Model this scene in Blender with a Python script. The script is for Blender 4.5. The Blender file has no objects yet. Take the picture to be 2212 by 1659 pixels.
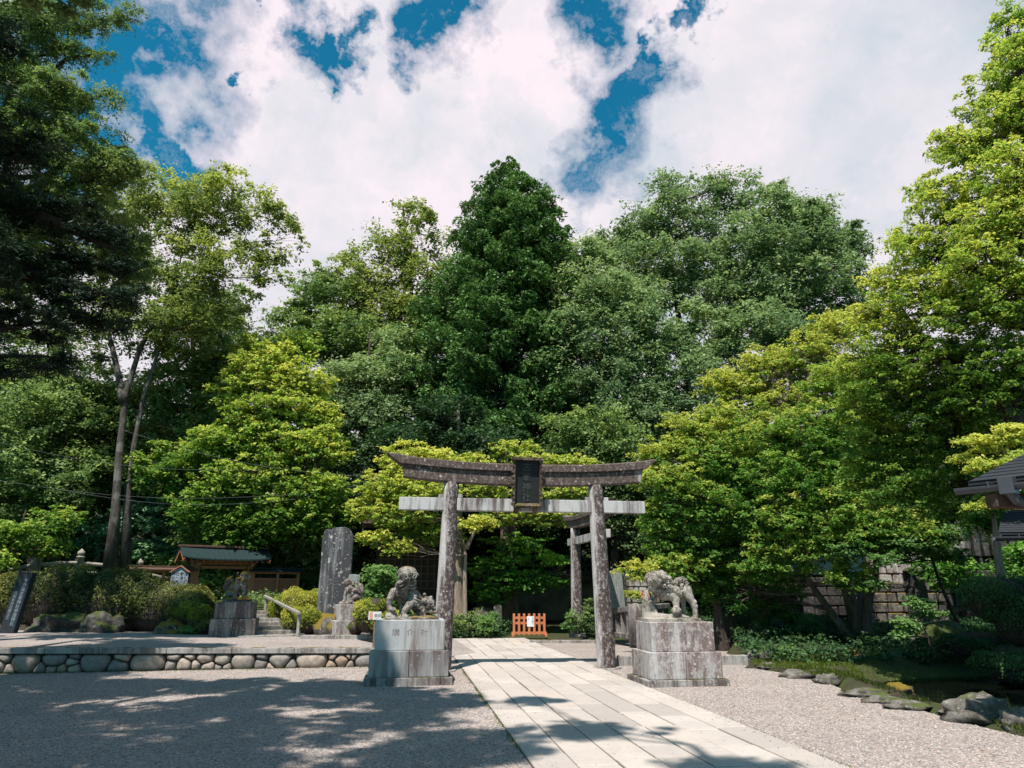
import bpy, bmesh, math, random
import numpy as np
from mathutils import Vector, Matrix, noise as mnoise
C = bpy.data.collections.new('scene_collection') if False else bpy.context.scene.collection
R = math.radians
random.seed(7); rng = np.random.default_rng(7)
scene = bpy.context.scene
# ------------------------------------------------------------------ camera (eye height 1.6 m, tilted up)
F, CX, CY, PITCH, EYE = 1475.0, 1106.0, 829.5, R(16.86), 1.6
SP, CP = math.sin(PITCH), math.cos(PITCH)
def ray(px, py):
    u, v = px - CX, CY - py
    return Vector((u, F*CP - v*SP, F*SP + v*CP))
def P(px, py, D):                       # survey point: forward distance D
    r = ray(px, py); t = D/r.y
    return Vector((r.x*t, D, EYE + r.z*t))
def G(px, py, z=0.0):                   # survey point: known height z
    r = ray(px, py); t = (z-EYE)/r.z
    return Vector((r.x*t, r.y*t, z))
def mpp(px, py, D):                     # metres per survey unit there
    r = ray(px, py); return D/r.y
ROT = R(8.4)                            # the path and the gate stand turned against the camera
cam = bpy.data.cameras.new('camera'); cob = bpy.data.objects.new('camera', cam); C.objects.link(cob)
cob.location = (0, 0, EYE); cob.rotation_euler = (R(90)+PITCH, 0, 0)
cam.sensor_width = 36; cam.lens = 36*F/2212; cam.clip_end = 2000; cam.clip_start = .05
scene.camera = cob
scene.view_settings.view_transform = 'Standard'; scene.view_settings.look = 'None'
scene.view_settings.gamma = 1; scene.view_settings.exposure = EXPO if 'EXPO' in globals() else 0.58
scene.cycles.max_bounces = 6; scene.cycles.transparent_max_bounces = 4
scene.cycles.diffuse_bounces = 4; scene.cycles.transmission_bounces = 4; scene.cycles.use_denoising = True
scene.cycles.caustics_reflective = False; scene.cycles.caustics_refractive = False

# ------------------------------------------------------------------ node helpers
class NT:
    def __init__(s, tree): s.t = tree; s.n = tree.nodes; s.l = tree.links
    def new(s, typ, **kw):
        n = s.n.new(typ)
        for k, v in kw.items():
            if k.startswith('_'): setattr(n, k[1:], v)
            else: n.inputs[k.replace('__', ' ')].default_value = v
        return n
    def link(s, a, b): s.l.new(a, b)
    def math(s, op, a, b=None, c=None, clamp=False):
        n = s.n.new('ShaderNodeMath'); n.operation = op; n.use_clamp = clamp
        for i, x in enumerate((a, b, c)):
            if x is None: continue
            if isinstance(x, (int, float)): n.inputs[i].default_value = x
            else: s.link(x, n.inputs[i])
        return n.outputs[0]
    def mix(s, fac, a, b, blend='MIX'):
        n = s.n.new('ShaderNodeMix'); n.data_type = 'RGBA'; n.blend_type = blend
        for idx, x in ((0, fac), (6, a), (7, b)):
            if isinstance(x, (int, float)): n.inputs[idx].default_value = x
            elif isinstance(x, (tuple, list)): n.inputs[idx].default_value = (*x, 1)[:4]
            else: s.link(x, n.inputs[idx])
        return n.outputs[2]
    def ramp(s, x, stops, interp='LINEAR'):
        n = s.n.new('ShaderNodeValToRGB'); n.color_ramp.interpolation = interp
        e = n.color_ramp.elements
        while len(e) < len(stops): e.new(.5)
        for k, (p, c) in enumerate(stops):
            e[k].position = p; e[k].color = (c, c, c, 1) if isinstance(c, (int, float)) else (*c, 1)
        s.link(x, n.inputs[0]); return n.outputs[0]
    def noise(s, vec, scale, detail=4, rough=.55, dist=0.0):
        n = s.n.new('ShaderNodeTexNoise'); n.inputs['Scale'].default_value = scale
        n.inputs['Detail'].default_value = detail; n.inputs['Roughness'].default_value = rough
        n.inputs['Distortion'].default_value = dist
        if vec is not None: s.link(vec, n.inputs['Vector'])
        return n
    def map(s, vec, scale=(1, 1, 1), loc=(0, 0, 0)):
        n = s.n.new('ShaderNodeMapping'); n.inputs['Scale'].default_value = scale; n.inputs['Location'].default_value = loc
        s.link(vec, n.inputs['Vector']); return n.outputs[0]
def newmat(name):
    m = bpy.data.materials.new(name); m.use_nodes = True
    t = NT(m.node_tree); b = t.n['Principled BSDF']; b.inputs['Roughness'].default_value = .85
    b.inputs['Specular IOR Level'].default_value = .25
    return m, t, b
def bump(t, b, h, strength=.4, dist=.01):
    n = t.new('ShaderNodeBump', Strength=strength, Distance=dist); t.link(h, n.inputs['Height']); t.link(n.outputs[0], b.inputs['Normal'])

def stone_mat(name, light=(.40,.385,.37), dark=(.11,.085,.08), amount=.5, spots=.5, moss=.0, mosscol=(.16,.11,.02), streak=True, scale=1.0, stain_shade=0.0, rough_bump=.5, mottle=0.0):
    m, t, b = newmat(name)
    tc = t.new('ShaderNodeTexCoord'); o = tc.outputs['Object']
    geo = t.new('ShaderNodeNewGeometry')
    big = t.noise(t.map(o, (1.6*scale, 1.6*scale, (.35 if streak else 1.6)*scale)), 1.3, 5, .6)
    strk = t.noise(t.map(o, (9*scale, 9*scale, (.9 if streak else 8)*scale)), 1.4, 5, .65)
    f = t.math('ADD', t.math('MULTIPLY', big.outputs[0], .6), t.math('MULTIPLY', strk.outputs[0], .5))
    if stain_shade:
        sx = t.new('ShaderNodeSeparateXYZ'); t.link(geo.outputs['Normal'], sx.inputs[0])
        f = t.math('ADD', f, t.math('MULTIPLY', sx.outputs[0], stain_shade))  # stain plus painted side shade: left-facing stone paler, right-facing darker
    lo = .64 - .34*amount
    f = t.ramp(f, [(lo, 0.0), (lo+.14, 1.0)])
    fine = t.noise(o, 55*scale, 4, .7)
    grain = t.noise(o, 240*scale, 2, .6)
    c = t.mix(f, light, dark)
    c = t.mix(t.math('MULTIPLY', fine.outputs[0], .55), c, t.mix(.45, c, (.03, .03, .03)))
    if mottle:
        mo = t.noise(t.map(o, (1, 1, .6), (3, 1, 5)), 17*scale, 6, .72)
        c = t.mix(t.ramp(mo.outputs[0], [(.50, 0.0), (.60, mottle)]), c, tuple(x*1.05 for x in light))
        c = t.mix(t.ramp(mo.outputs[0], [(.36, mottle), (.44, 0.0)]), c, tuple(x*.6 for x in dark))
    if spots:
        for sc, th, k in ((16*scale, .13, 1.0), (34*scale, .16, 1.0)):
            v = t.new('ShaderNodeTexVoronoi', Scale=sc, Randomness=1.0)
            wn = t.noise(o, sc*1.6, 3, .6)
            vv = t.n.new('ShaderNodeVectorMath'); vv.operation = 'ADD'
            t.link(t.map(o), vv.inputs[0]); sc2 = t.n.new('ShaderNodeVectorMath'); sc2.operation = 'SCALE'; sc2.inputs['Scale'].default_value = .075/scale
            t.link(wn.outputs['Color'], sc2.inputs[0]); t.link(sc2.outputs[0], vv.inputs[1]); t.link(vv.outputs[0], v.inputs['Vector'])
            sep = t.new('ShaderNodeSeparateColor'); t.link(v.outputs['Color'], sep.inputs[0])
            siz = t.math('MULTIPLY', t.math('POWER', sep.outputs[0], 2.2), th*3.2)
            mk = t.math('MULTIPLY', t.math('LESS_THAN', v.outputs['Distance'], siz), t.math('LESS_THAN', sep.outputs[1], spots))
            c = t.mix(t.math('MULTIPLY', mk, t.math('ADD', .35, t.math('MULTIPLY', sep.outputs[2], .5))), c, (.50, .465, .44))
    if moss:
        sx = t.new('ShaderNodeSeparateXYZ'); t.link(geo.outputs['Normal'], sx.inputs[0])
        mn = t.noise(o, 4*scale, 4, .6)
        mk = t.math('ADD', t.math('MULTIPLY', sx.outputs[2], .45), mn.outputs[0])
        mk = t.ramp(mk, [(1.02-moss*.45, 0.0), (1.14-moss*.45, 1.0)])
        c = t.mix(mk, c, t.mix(fine.outputs[0], mosscol, tuple(x*.45 for x in mosscol)))
    t.link(c, b.inputs['Base Color'])
    hh = t.math('ADD', t.math('MULTIPLY', fine.outputs[0], 1.0), t.math('MULTIPLY', grain.outputs[0], .35))
    bump(t, b, hh, rough_bump, .012)
    return m

def plain_mat(name, c1, c2=None, scale=8, rough=.8, strength=.25, stretch=(1, 1, 1), detail=5):
    m, t, b = newmat(name); tc = t.new('ShaderNodeTexCoord')
    n = t.noise(t.map(tc.outputs['Object'], stretch), scale, detail, .6)
    t.link(t.mix(t.ramp(n.outputs[0], [(.3, 0.0), (.7, 1.0)]), c1, c2 or tuple(x*.6 for x in c1)), b.inputs['Base Color'])
    b.inputs['Roughness'].default_value = rough
    bump(t, b, n.outputs[0], strength, .01); return m

def bark_mat(name, light, dark, scale=1.0, lichen=0.0):
    m, t, b = newmat(name); tc = t.new('ShaderNodeTexCoord'); o = tc.outputs['Object']
    n = t.noise(t.map(o, (14*scale, 14*scale, 2.2*scale)), 1, 6, .7)
    g = t.noise(t.map(o, (1.5, 1.5, .8)), 1.7, 3, .5)
    c = t.mix(t.ramp(n.outputs[0], [(.35, 0.0), (.62, 1.0)]), dark, light)
    if lichen: c = t.mix(t.ramp(g.outputs[0], [(.56-lichen*.1, 0.0), (.62, lichen)]), c, (.36, .35, .32))
    t.link(c, b.inputs['Base Color']); bump(t, b, n.outputs[0], .9, .03); return m

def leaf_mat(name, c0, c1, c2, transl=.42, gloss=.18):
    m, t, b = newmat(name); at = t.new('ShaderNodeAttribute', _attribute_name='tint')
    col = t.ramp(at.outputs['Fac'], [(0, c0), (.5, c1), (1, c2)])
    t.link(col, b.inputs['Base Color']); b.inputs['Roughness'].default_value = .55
    b.inputs['Specular IOR Level'].default_value = gloss
    tr = t.new('ShaderNodeBsdfTranslucent')
    bright = t.mix(1.0, col, (1.15, 1.2, .85), 'MULTIPLY'); t.link(bright, tr.inputs['Color'])
    mx = t.new('ShaderNodeMixShader', Fac=transl); out = t.n['Material Output']
    t.link(b.outputs[0], mx.inputs[1]); t.link(tr.outputs[0], mx.inputs[2]); t.link(mx.outputs[0], out.inputs['Surface'])
    return m

# ------------------------------------------------------------------ object helpers
def tag(o, label=None, cat=None, group=None, kind=None):
    if label: o['label'] = label
    if cat: o['category'] = cat
    if group: o['group'] = group
    if kind: o['kind'] = kind
    return o
def empty(name, loc=(0, 0, 0), rz=0, label=None, cat=None, group=None):
    o = bpy.data.objects.new(name, None); C.objects.link(o); o.location = loc; o.rotation_euler = (0, 0, rz)
    o.empty_display_size = .2
    return tag(o, label, cat, group)
def link(name, me, mat=None, parent=None, loc=None, rz=None):
    o = bpy.data.objects.new(name, me); C.objects.link(o)
    if mat is not None: me.materials.clear(); me.materials.append(mat)
    if parent: o.parent = parent
    if loc is not None: o.location = loc
    if rz is not None: o.rotation_euler = (0, 0, rz)
    return o
def mesh_np(name, verts, faces_flat, sizes, mat=None, parent=None, tint=None, smooth=False):
    me = bpy.data.meshes.new(name); nv = len(verts); nf = len(sizes)
    me.vertices.add(nv); me.vertices.foreach_set('co', np.asarray(verts, np.float32).ravel())
    me.loops.add(len(faces_flat)); me.loops.foreach_set('vertex_index', np.asarray(faces_flat, np.int32))
    me.polygons.add(nf); st = np.zeros(nf, np.int32); st[1:] = np.cumsum(sizes)[:-1]
    me.polygons.foreach_set('loop_start', st); me.polygons.foreach_set('loop_total', np.asarray(sizes, np.int32))
    if tint is not None:
        a = me.attributes.new('tint', 'FLOAT', 'FACE'); a.data.foreach_set('value', np.asarray(tint, np.float32))
    if smooth: me.polygons.foreach_set('use_smooth', np.ones(nf, bool))
    me.update(calc_edges=True)
    return link(name, me, mat, parent)
class MB:
    """collects boxes, prisms and lathed shapes into one mesh"""
    def __init__(s): s.v = []; s.f = []; s.tint = []
    def add(s, verts, faces, tint=.5):
        k = len(s.v); s.v += [tuple(v) for v in verts]; s.f += [tuple(i+k for i in f) for f in faces]; s.tint += [tint]*len(faces)
    def box(s, c, d, rz=0, rx=0, ry=0, tint=.5, top=1.0):
        x, y, z = d[0]/2, d[1]/2, d[2]/2; M = Matrix.Rotation(rz, 3, 'Z') @ Matrix.Rotation(ry, 3, 'Y') @ Matrix.Rotation(rx, 3, 'X')
        vs = []
        for sz in (-1, 1):
            k = top if sz > 0 else 1
            for sx, sy in ((-1, -1), (1, -1), (1, 1), (-1, 1)): vs.append(Vector(c) + M @ Vector((sx*x*k, sy*y*k, sz*z)))
        s.add(vs, [(3, 2, 1, 0), (4, 5, 6, 7), (0, 1, 5, 4), (1, 2, 6, 5), (2, 3, 7, 6), (3, 0, 4, 7)], tint)
    def bar(s, a, b, w, h, tint=.5):
        a, b = Vector(a), Vector(b); d = b-a; L = d.length; d.normalize()
        up = Vector((0, 0, 1)) if abs(d.z) < .95 else Vector((0, 1, 0)); sx = d.cross(up).normalized(); uz = sx.cross(d)
        vs = []
        for q in (a, b):
            for i, j in ((-1, -1), (1, -1), (1, 1), (-1, 1)): vs.append(q + sx*i*w/2 + uz*j*h/2)
        s.add(vs, [(0, 1, 2, 3), (7, 6, 5, 4), (0, 4, 5, 1), (1, 5, 6, 2), (2, 6, 7, 3), (3, 7, 4, 0)], tint)
    def tube(s, pts, rad, n=10, cap=True, tint=.5, phase=0):
        pts = [Vector(p) for p in pts]; rings = []; k0 = len(s.v); ref = Vector((.3, .95, .1)).normalized()
        for i, p in enumerate(pts):
            d = (pts[min(i+1, len(pts)-1)]-pts[max(i-1, 0)]).normalized()
            a = d.cross(ref)
            if a.length < .05: a = d.cross(Vector((1, 0, 0)))
            a.normalize(); b = d.cross(a)
            for j in range(n):
                t = 2*math.pi*j/n + phase; s.v.append(tuple(p + (a*math.cos(t)+b*math.sin(t))*rad[i]))
        m = len(pts)
        for i in range(m-1):
            for j in range(n):
                q = (k0+i*n+j, k0+i*n+(j+1) % n, k0+(i+1)*n+(j+1) % n, k0+(i+1)*n+j); s.f.append(q); s.tint.append(tint)
        if cap:
            s.f.append(tuple(k0+j for j in range(n))[::-1]); s.f.append(tuple(k0+(m-1)*n+j for j in range(n))); s.tint += [tint, tint]
    def lathe(s, c, prof, n=16, tint=.5):
        c = Vector(c); s.tube([c+Vector((0, 0, z)) for r, z in prof], [r for r, z in prof], n, True, tint)
    def ellip(s, c, r, rz=0, ry=0, n=14, m=9, tint=.5, nz=0.0, sd=0):
        c = Vector(c); M = Matrix.Rotation(rz, 3, 'Z') @ Matrix.Rotation(ry, 3, 'Y'); k0 = len(s.v)
        for i in range(m+1):
            ph = math.pi*i/m
            for j in range(n):
                th = 2*math.pi*j/n; d = Vector((math.sin(ph)*math.cos(th), math.sin(ph)*math.sin(th), math.cos(ph)))
                k = 1 + (nz*mnoise.noise(d*1.7+Vector((sd*3.1, sd, 0))) + nz*.5*mnoise.noise(d*4+Vector((sd, 7, 0))) if nz else 0)
                s.v.append(tuple(c + M @ Vector((d.x*r[0], d.y*r[1], d.z*r[2]))*k))
        for i in range(m):
            for j in range(n):
                s.f.append((k0+i*n+j, k0+(i+1)*n+j, k0+(i+1)*n+(j+1) % n, k0+i*n+(j+1) % n)); s.tint.append(tint)
    def build(s, name, mat, parent=None, smooth=False, bevel=0, loc=None, rz=None, tinted=False, rough=0, weld=False):
        me = bpy.data.meshes.new(name); me.from_pydata(s.v, [], s.f)
        if tinted: a = me.attributes.new('tint', 'FLOAT', 'FACE'); a.data.foreach_set('value', s.tint)
        if smooth: me.polygons.foreach_set('use_smooth', [True]*len(me.polygons))
        if weld:
            bm = bmesh.new(); bm.from_mesh(me); bmesh.ops.remove_doubles(bm, verts=bm.verts, dist=1e-4); bm.to_mesh(me); bm.free()
        me.validate(); o = link(name, me, mat, parent, loc, rz)
        if bevel:
            b = o.modifiers.new('bevel', 'BEVEL'); b.width = bevel; b.segments = 2; b.limit_method = 'ANGLE'
        if rough:
            q = o.modifiers.new('dice', 'SUBSURF'); q.subdivision_type = 'SIMPLE'; q.levels = q.render_levels = 5
            tx = bpy.data.textures.new('t', 'CLOUDS'); tx.noise_scale = .12
            d = o.modifiers.new('wear', 'DISPLACE'); d.texture = tx; d.strength = rough; d.texture_coords = 'LOCAL'
        return o
def text_part(name, body, size, mat, parent, loc, rot=(R(90), 0, 0), extrude=.004, sx=1.0):
    cu = bpy.data.curves.new('t', 'FONT'); cu.body = body; cu.size = size; cu.extrude = extrude; cu.align_x = 'CENTER'; cu.align_y = 'CENTER'
    o = bpy.data.objects.new('t', cu); C.objects.link(o); dg = bpy.context.evaluated_depsgraph_get()
    me = bpy.data.meshes.new_from_object(o.evaluated_get(dg)); bpy.data.objects.remove(o); me.name = name
    ob = link(name, me, mat, parent); ob.location = loc; ob.rotation_euler = rot; ob.scale = (sx, 1, 1); return ob

# ------------------------------------------------------------------ sun and sky
travel = Vector((.66, 2.02, -4.0)).normalized()
sun = bpy.data.lights.new('sun', 'SUN'); sun.energy = 5.0; sun.angle = R(.55); sun.color = (1, .95, .88)
so = bpy.data.objects.new('sun', sun); C.objects.link(so); so.rotation_euler = travel.to_track_quat('-Z', 'Y').to_euler()
so.location = (-5, -10, 30)
w = bpy.data.worlds.new('World'); scene.world = w; w.use_nodes = True
t = NT(w.node_tree); bg = t.n['Background']; bg.inputs['Strength'].default_value = .1
sky = t.new('ShaderNodeTexSky', _sky_type='NISHITA'); sky.sun_disc = False
sky.sun_elevation = math.asin(-travel.z); sky.sun_rotation = math.atan2(-travel.x, -travel.y); sky.altitude = 800
tc = t.new('ShaderNodeTexCoord'); dirv = tc.outputs['Generated']
blue = t.mix(1.0, sky.outputs[0], (.08, .84, .90), 'MULTIPLY')
# wispy warp of the view direction
wn1 = t.noise(dirv, 5.5, 7, .62); wn2 = t.noise(dirv, 16, 6, .6)
def vm(op, a, b=None, sc=None):
    n = t.n.new('ShaderNodeVectorMath'); n.operation = op; t.link(a, n.inputs[0])
    if b is not None:
        if isinstance(b, tuple): n.inputs[1].default_value = b
        else: t.link(b, n.inputs[1])
    if sc is not None: n.inputs['Scale'].default_value = sc
    return n
w1 = vm('SCALE', vm('SUBTRACT', wn1.outputs['Color'], (.5, .5, .5)).outputs[0], sc=.34)
w2 = vm('SCALE', vm('SUBTRACT', wn2.outputs['Color'], (.5, .5, .5)).outputs[0], sc=.08)
warped = vm('ADD', vm('ADD', dirv, w1.outputs[0]).outputs[0], w2.outputs[0])
holes = [(250, 60, 130), (270, 170, 105), (270, 250, 75), (230, 150, 120), (350, 340, 62), (625, 50, 62), (655, 150, 34), (760, 30, 40), (960, 40, 72), (900, 115, 42), (1290, 20, 85),
         (1400, 110, 30), (1380, 190, 50), (1355, 260, 78), (1330, 345, 72), (1350, 420, 36), (120, 200, 120), (40, 420, 130), (480, 60, 20), (1500, 60, 25), (690, 30, 40), (1440, 90, 24), (1545, 10, 20)]
dist = None
for px, py, rp in holes:
    d = ray(px, py).normalized()
    dd = vm('DISTANCE', warped.outputs[0], (d.x, d.y, d.z)).outputs['Value']
    q = t.math('DIVIDE', dd, rp*1.16/1475*(ray(px, py).length and F/ray(px, py).length))
    dist = q if dist is None else t.math('MINIMUM', dist, q)
front = t.math('SUBTRACT', 1.0, t.ramp(dist, [(0, 0.0), (1, 1.0)]))
hole = t.ramp(t.math('DIVIDE', dist, 2.0), [(.36, 0.0), (.50, .45), (.80, 1.0)])
# unseen part of the sky: cloud cover broken up to lower the fill light
sep = t.new('ShaderNodeSeparateXYZ'); t.link(dirv, sep.inputs[0])
gen = t.noise(dirv, 2.6, 8, .6); gcov = t.ramp(gen.outputs[0], [(.50, 0.0), (.63, .9)])
isfront = t.ramp(sep.outputs[1], [(.46, 0.0), (.62, 1.0)])
wisp = t.noise(warped.outputs[0], 7.5, 8, .68)
hole = t.math('MAXIMUM', hole, t.ramp(wisp.outputs[0], [(.50, 0.0), (.74, .62)]))
cov = t.mix(isfront, gcov, hole)
cn = t.noise(warped.outputs[0], 3.2, 7, .5); cn2 = t.noise(dirv, 9, 6, .6)
shade = t.ramp(t.math('ADD', t.math('MULTIPLY', cn.outputs[0], .75), t.math('MULTIPLY', cn2.outputs[0], .25)), [(.38, 0.0), (.58, 1.0)])
low = t.ramp(sep.outputs[2], [(.30, 1.0), (.62, 0.0)])
cloud = t.mix(t.math('MAXIMUM', t.math('SUBTRACT', 1.0, shade), t.math('MULTIPLY', low, .45)), (6.8, 6.0, 6.4), (4.35, 4.75, 5.2))
t.link(t.mix(cov, blue, cloud), bg.inputs['Color'])
# ================================================================== GROUND
def gravel_mat(name, base=(.345, .308, .285), vs=52, soil=.0):
    m, t, b = newmat(name); tc = t.new('ShaderNodeTexCoord'); o = tc.outputs['Object']
    v = t.new('ShaderNodeTexVoronoi', Scale=vs); t.link(o, v.inputs['Vector'])
    hs = t.new('ShaderNodeSeparateColor'); t.link(v.outputs['Color'], hs.inputs[0])
    v2 = t.new('ShaderNodeTexVoronoi', Scale=vs*.42); t.link(o, v2.inputs['Vector'])
    s2 = t.new('ShaderNodeSeparateColor'); t.link(v2.outputs['Color'], s2.inputs[0])
    c = t.mix(t.ramp(hs.outputs[0], [(0, 0.0), (1, 1.0)]), tuple(x*.42 for x in base), tuple(min(.8, x*1.5) for x in base))
    c = t.mix(t.math('MULTIPLY', t.math('GREATER_THAN', hs.outputs[1], .80), .6), c, (.17, .20, .23))
    c = t.mix(t.math('MULTIPLY', t.math('GREATER_THAN', hs.outputs[2], .86), .55), c, (.42, .25, .17))
    c = t.mix(t.math('MULTIPLY', t.math('GREATER_THAN', s2.outputs[0], .93), .5), c, (.10, .09, .09))
    patch = t.noise(o, .9, 5, .6)
    c = t.mix(t.ramp(patch.outputs[0], [(.35, 0.0), (.75, .6)]), c, tuple(x*.58 for x in base))
    md = t.noise(o, 22, 4, .7); c = t.mix(t.ramp(md.outputs[0], [(.38, .5), (.5, 0.0)]), c, tuple(x*.45 for x in base)); c = t.mix(t.ramp(md.outputs[0], [(.54, 0.0), (.68, .45)]), c, tuple(x*1.35 for x in base))
    c = t.mix(1.0, c, (1.05, .985, .96), 'MULTIPLY')
    pm = t.noise(t.map(o, (1, 1, 1), (7, 3, 0)), 1.7, 6, .65)
    c = t.mix(t.ramp(pm.outputs[0], [(.66-soil*.1, 0.0), (.74-soil*.1, .45)]), c, (.10, .115, .04))
    t.link(c, b.inputs['Base Color']); b.inputs['Roughness'].default_value = .95
    h = t.math('SUBTRACT', 1.0, v.outputs['Distance']); bump(t, b, h, .85, .012)
    return m
M_gravel = gravel_mat('gravel')
M_gravel2 = gravel_mat('terrace_gravel', (.36, .325, .305), 60, .2)
M_granite = stone_mat('granite', (.48, .47, .455), (.24, .20, .18), .25, .1, 0, scale=1.0)
M_rock = stone_mat('rock', (.22, .20, .175), (.08, .068, .058), .6, .25, .35, (.10, .12, .03), False, .8, rough_bump=.8)
M_rock_moss = stone_mat('mossy_rock', (.17, .145, .12), (.05, .042, .035), .55, .25, .85, (.22, .15, .02), False, .8, rough_bump=.8)
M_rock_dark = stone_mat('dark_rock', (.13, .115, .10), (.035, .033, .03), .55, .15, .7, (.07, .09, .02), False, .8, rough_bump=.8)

edge_px = [(1700, 1455), (1800, 1480), (1840, 1500), (1940, 1510), (1990, 1534), (2060, 1556), (2212, 1592), (2420, 1650)]
kerbL = G(1145, 1386)
yard = [(-34, -6), (34, -6), (16, 3.0)] + [tuple(G(*e).xy) for e in edge_px[::-1]] + [tuple(G(1615, 1442).xy), tuple(G(1565, 1392).xy), tuple(kerbL.xy), tuple(G(960, 1380).xy), tuple(G(800, 1400).xy), tuple(G(790, 1440).xy), tuple(G(-300, 1462).xy)]
def inpoly(x, y, poly):
    c = False; j = len(poly)-1
    for i in range(len(poly)):
        xi, yi = poly[i]; xj, yj = poly[j]
        if (yi > y) != (yj > y) and x < (xj-xi)*(y-yi)/(yj-yi)+xi: c = not c
        j = i
    return c
def sstep(a, b, x):
    k = min(1, max(0, (x-a)/(b-a))); return k*k*(3-2*k)
pond_c = Vector((10.6, 12.4)); wl0, wl1 = G(-330, 1461), G(806, 1440)
def lerp(a, b, k): return a+(b-a)*k
def height(x, y):
    n = mnoise.noise(Vector((x*.35, y*.35, 3)))*.5 + mnoise.noise(Vector((x*1.3, y*1.3, 9)))*.16
    if inpoly(x, y, yard): return -.30 if x > 4.5 and y < 15.5 else -.14
    h = -.1
    far = sstep(26, 46, y)*1.2 + max(0, y-40)*.22
    left = sstep(-3.5, -5.5, x)
    right = sstep(4.5, 7.0, x)
    wy = wl0.y+(wl1.y-wl0.y)*(x-wl0.x)/(wl1.x-wl0.x)
    if x < -2.5 and y < wy+1.1: return -.14
    if y > 14.0 and x < -2.5:
        h = .30 + (sstep(20.8, 23.5, y)*.62 + n*.2*sstep(20.8, 22, y))*left
        if x < -11: h += sstep(20.8, 24, y)*.5*sstep(-11, -14, x)
    elif x > 2.5 and y > 2:
        pd = math.hypot((x-pond_c.x)/3.7, (y-pond_c.y)/3.0)
        h = (.10 + n*.30 + sstep(17, 27, y)*1.0 + sstep(9, 15, x)*.35) if right > 0 or y < 20 else -.05
        h = h*max(right, .15) if y > 20 else h
        h = min(h, lerp(-.32, .3, min(1, max(0, (pd-.95)/.9)))) if x > 6.0 else h
        h -= (1-sstep(.85, 1.1, pd))*.7
    else: h = -.06
    return h + far
xs = np.concatenate([[-600, -200, -90], np.arange(-50, -20, 2.0), np.arange(-20, 20, .4), np.arange(20, 50, 2.0), [90, 200, 600]])
ys = np.concatenate([[-600, -100, -30], np.arange(-10, 8, 2.0), np.arange(8, 32, .4), np.arange(32, 90, 3.0), [140, 300, 900]])
vs = [(x, y, (height(x, y) if abs(x) < 60 and -10 < y < 95 else (height(0, 90) if y > 30 else -.14))) for y in ys for x in xs]
nx = len(xs); fs = [(j*nx+i, j*nx+i+1, (j+1)*nx+i+1, (j+1)*nx+i) for j in range(len(ys)-1) for i in range(nx-1)]
gm, t, b = newmat('mossy_soil'); tc = t.new('ShaderNodeTexCoord'); o = tc.outputs['Object']
a1 = t.noise(o, .8, 6, .65); a2 = t.noise(o, 14, 4, .7)
c = t.mix(t.ramp(a1.outputs[0], [(.40, 0.0), (.58, 1.0)]), (.050, .036, .026), (.050, .070, .014))
c = t.mix(t.math('MULTIPLY', a2.outputs[0], .5), c, (.02, .02, .012)); t.link(c, b.inputs['Base Color']); bump(t, b, a2.outputs[0], .8, .03)
me = bpy.data.meshes.new('ground'); me.from_pydata(vs, [], fs); me.polygons.foreach_set('use_smooth', [True]*len(fs))
tag(link('ground', me, gm), 'mossy forest ground behind the yard', 'ground', kind='structure')
def sheet(name, poly, z, mat, label, thick=.16):
    mb = MB(); n = len(poly); zs = z if isinstance(z, (list, tuple)) else [z]*n
    mb.add([(x, y, q) for (x, y), q in zip(poly, zs)] + [(x, y, q-thick) for (x, y), q in zip(poly, zs)], [tuple(range(n))] + [(i, i+n, (i+1) % n+n, (i+1) % n) for i in range(n)])
    o = mb.build(name, mat); me = o.data
    bm = bmesh.new(); bm.from_mesh(me); bmesh.ops.triangulate(bm, faces=[f for f in bm.faces if len(f.verts) > 4]); bmesh.ops.recalc_face_normals(bm, faces=bm.faces); bm.to_mesh(me); bm.free()
    return tag(o, label, name.replace('_', ' '), kind='structure')
sheet('gravel_yard', yard, 0.0, M_gravel, 'pale grey gravel yard in front of the stone gate')
# loose pebbles that catch the light (uncountable)
def scatter_pebbles(n, fn, s0, s1, name, mat, label):
    base = np.array([(1, 0, 0), (-.5, .87, 0), (-.5, -.87, 0), (0, 0, .75)]); k = 0; V = []; 
    while k < n:
        x, y, z = fn()
        if x is None: continue
        s = random.uniform(s0, s1); a = random.random()*6.28; ca, sa = math.cos(a), math.sin(a)
        sx = random.uniform(.7, 1.4)
        V.append(np.stack([x+s*(base[:, 0]*sx*ca-base[:, 1]*sa), y+s*(base[:, 0]*sx*sa+base[:, 1]*ca), z+s*base[:, 2]], 1)); k += 1
    V = np.concatenate(V); i = np.arange(n)[:, None]*4
    f = (i[:, :, None] + np.array([[0, 1, 3], [1, 2, 3], [2, 0, 3]])[None]).reshape(-1)
    return tag(mesh_np(name, V, f, np.full(n*3, 3), mat), label, 'gravel', kind='stuff')
def yard_pt():
    y = random.uniform(5.2, 17); x = random.uniform(-.62, .62)*y*1.35
    return (x, y, 0.0) if inpoly(x, y, yard) else (None, 0, 0)
pm, t, b = newmat('pebble'); gi = t.new('ShaderNodeNewGeometry')
t.link(t.mix(gi.outputs['Random Per Island'], (.12, .115, .12), (.44, .38, .34)), b.inputs['Base Color'])
scatter_pebbles(60000, yard_pt, .005, .018, 'loose_gravel', pm, 'loose pebbles scattered over the gravel yard')

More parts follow.
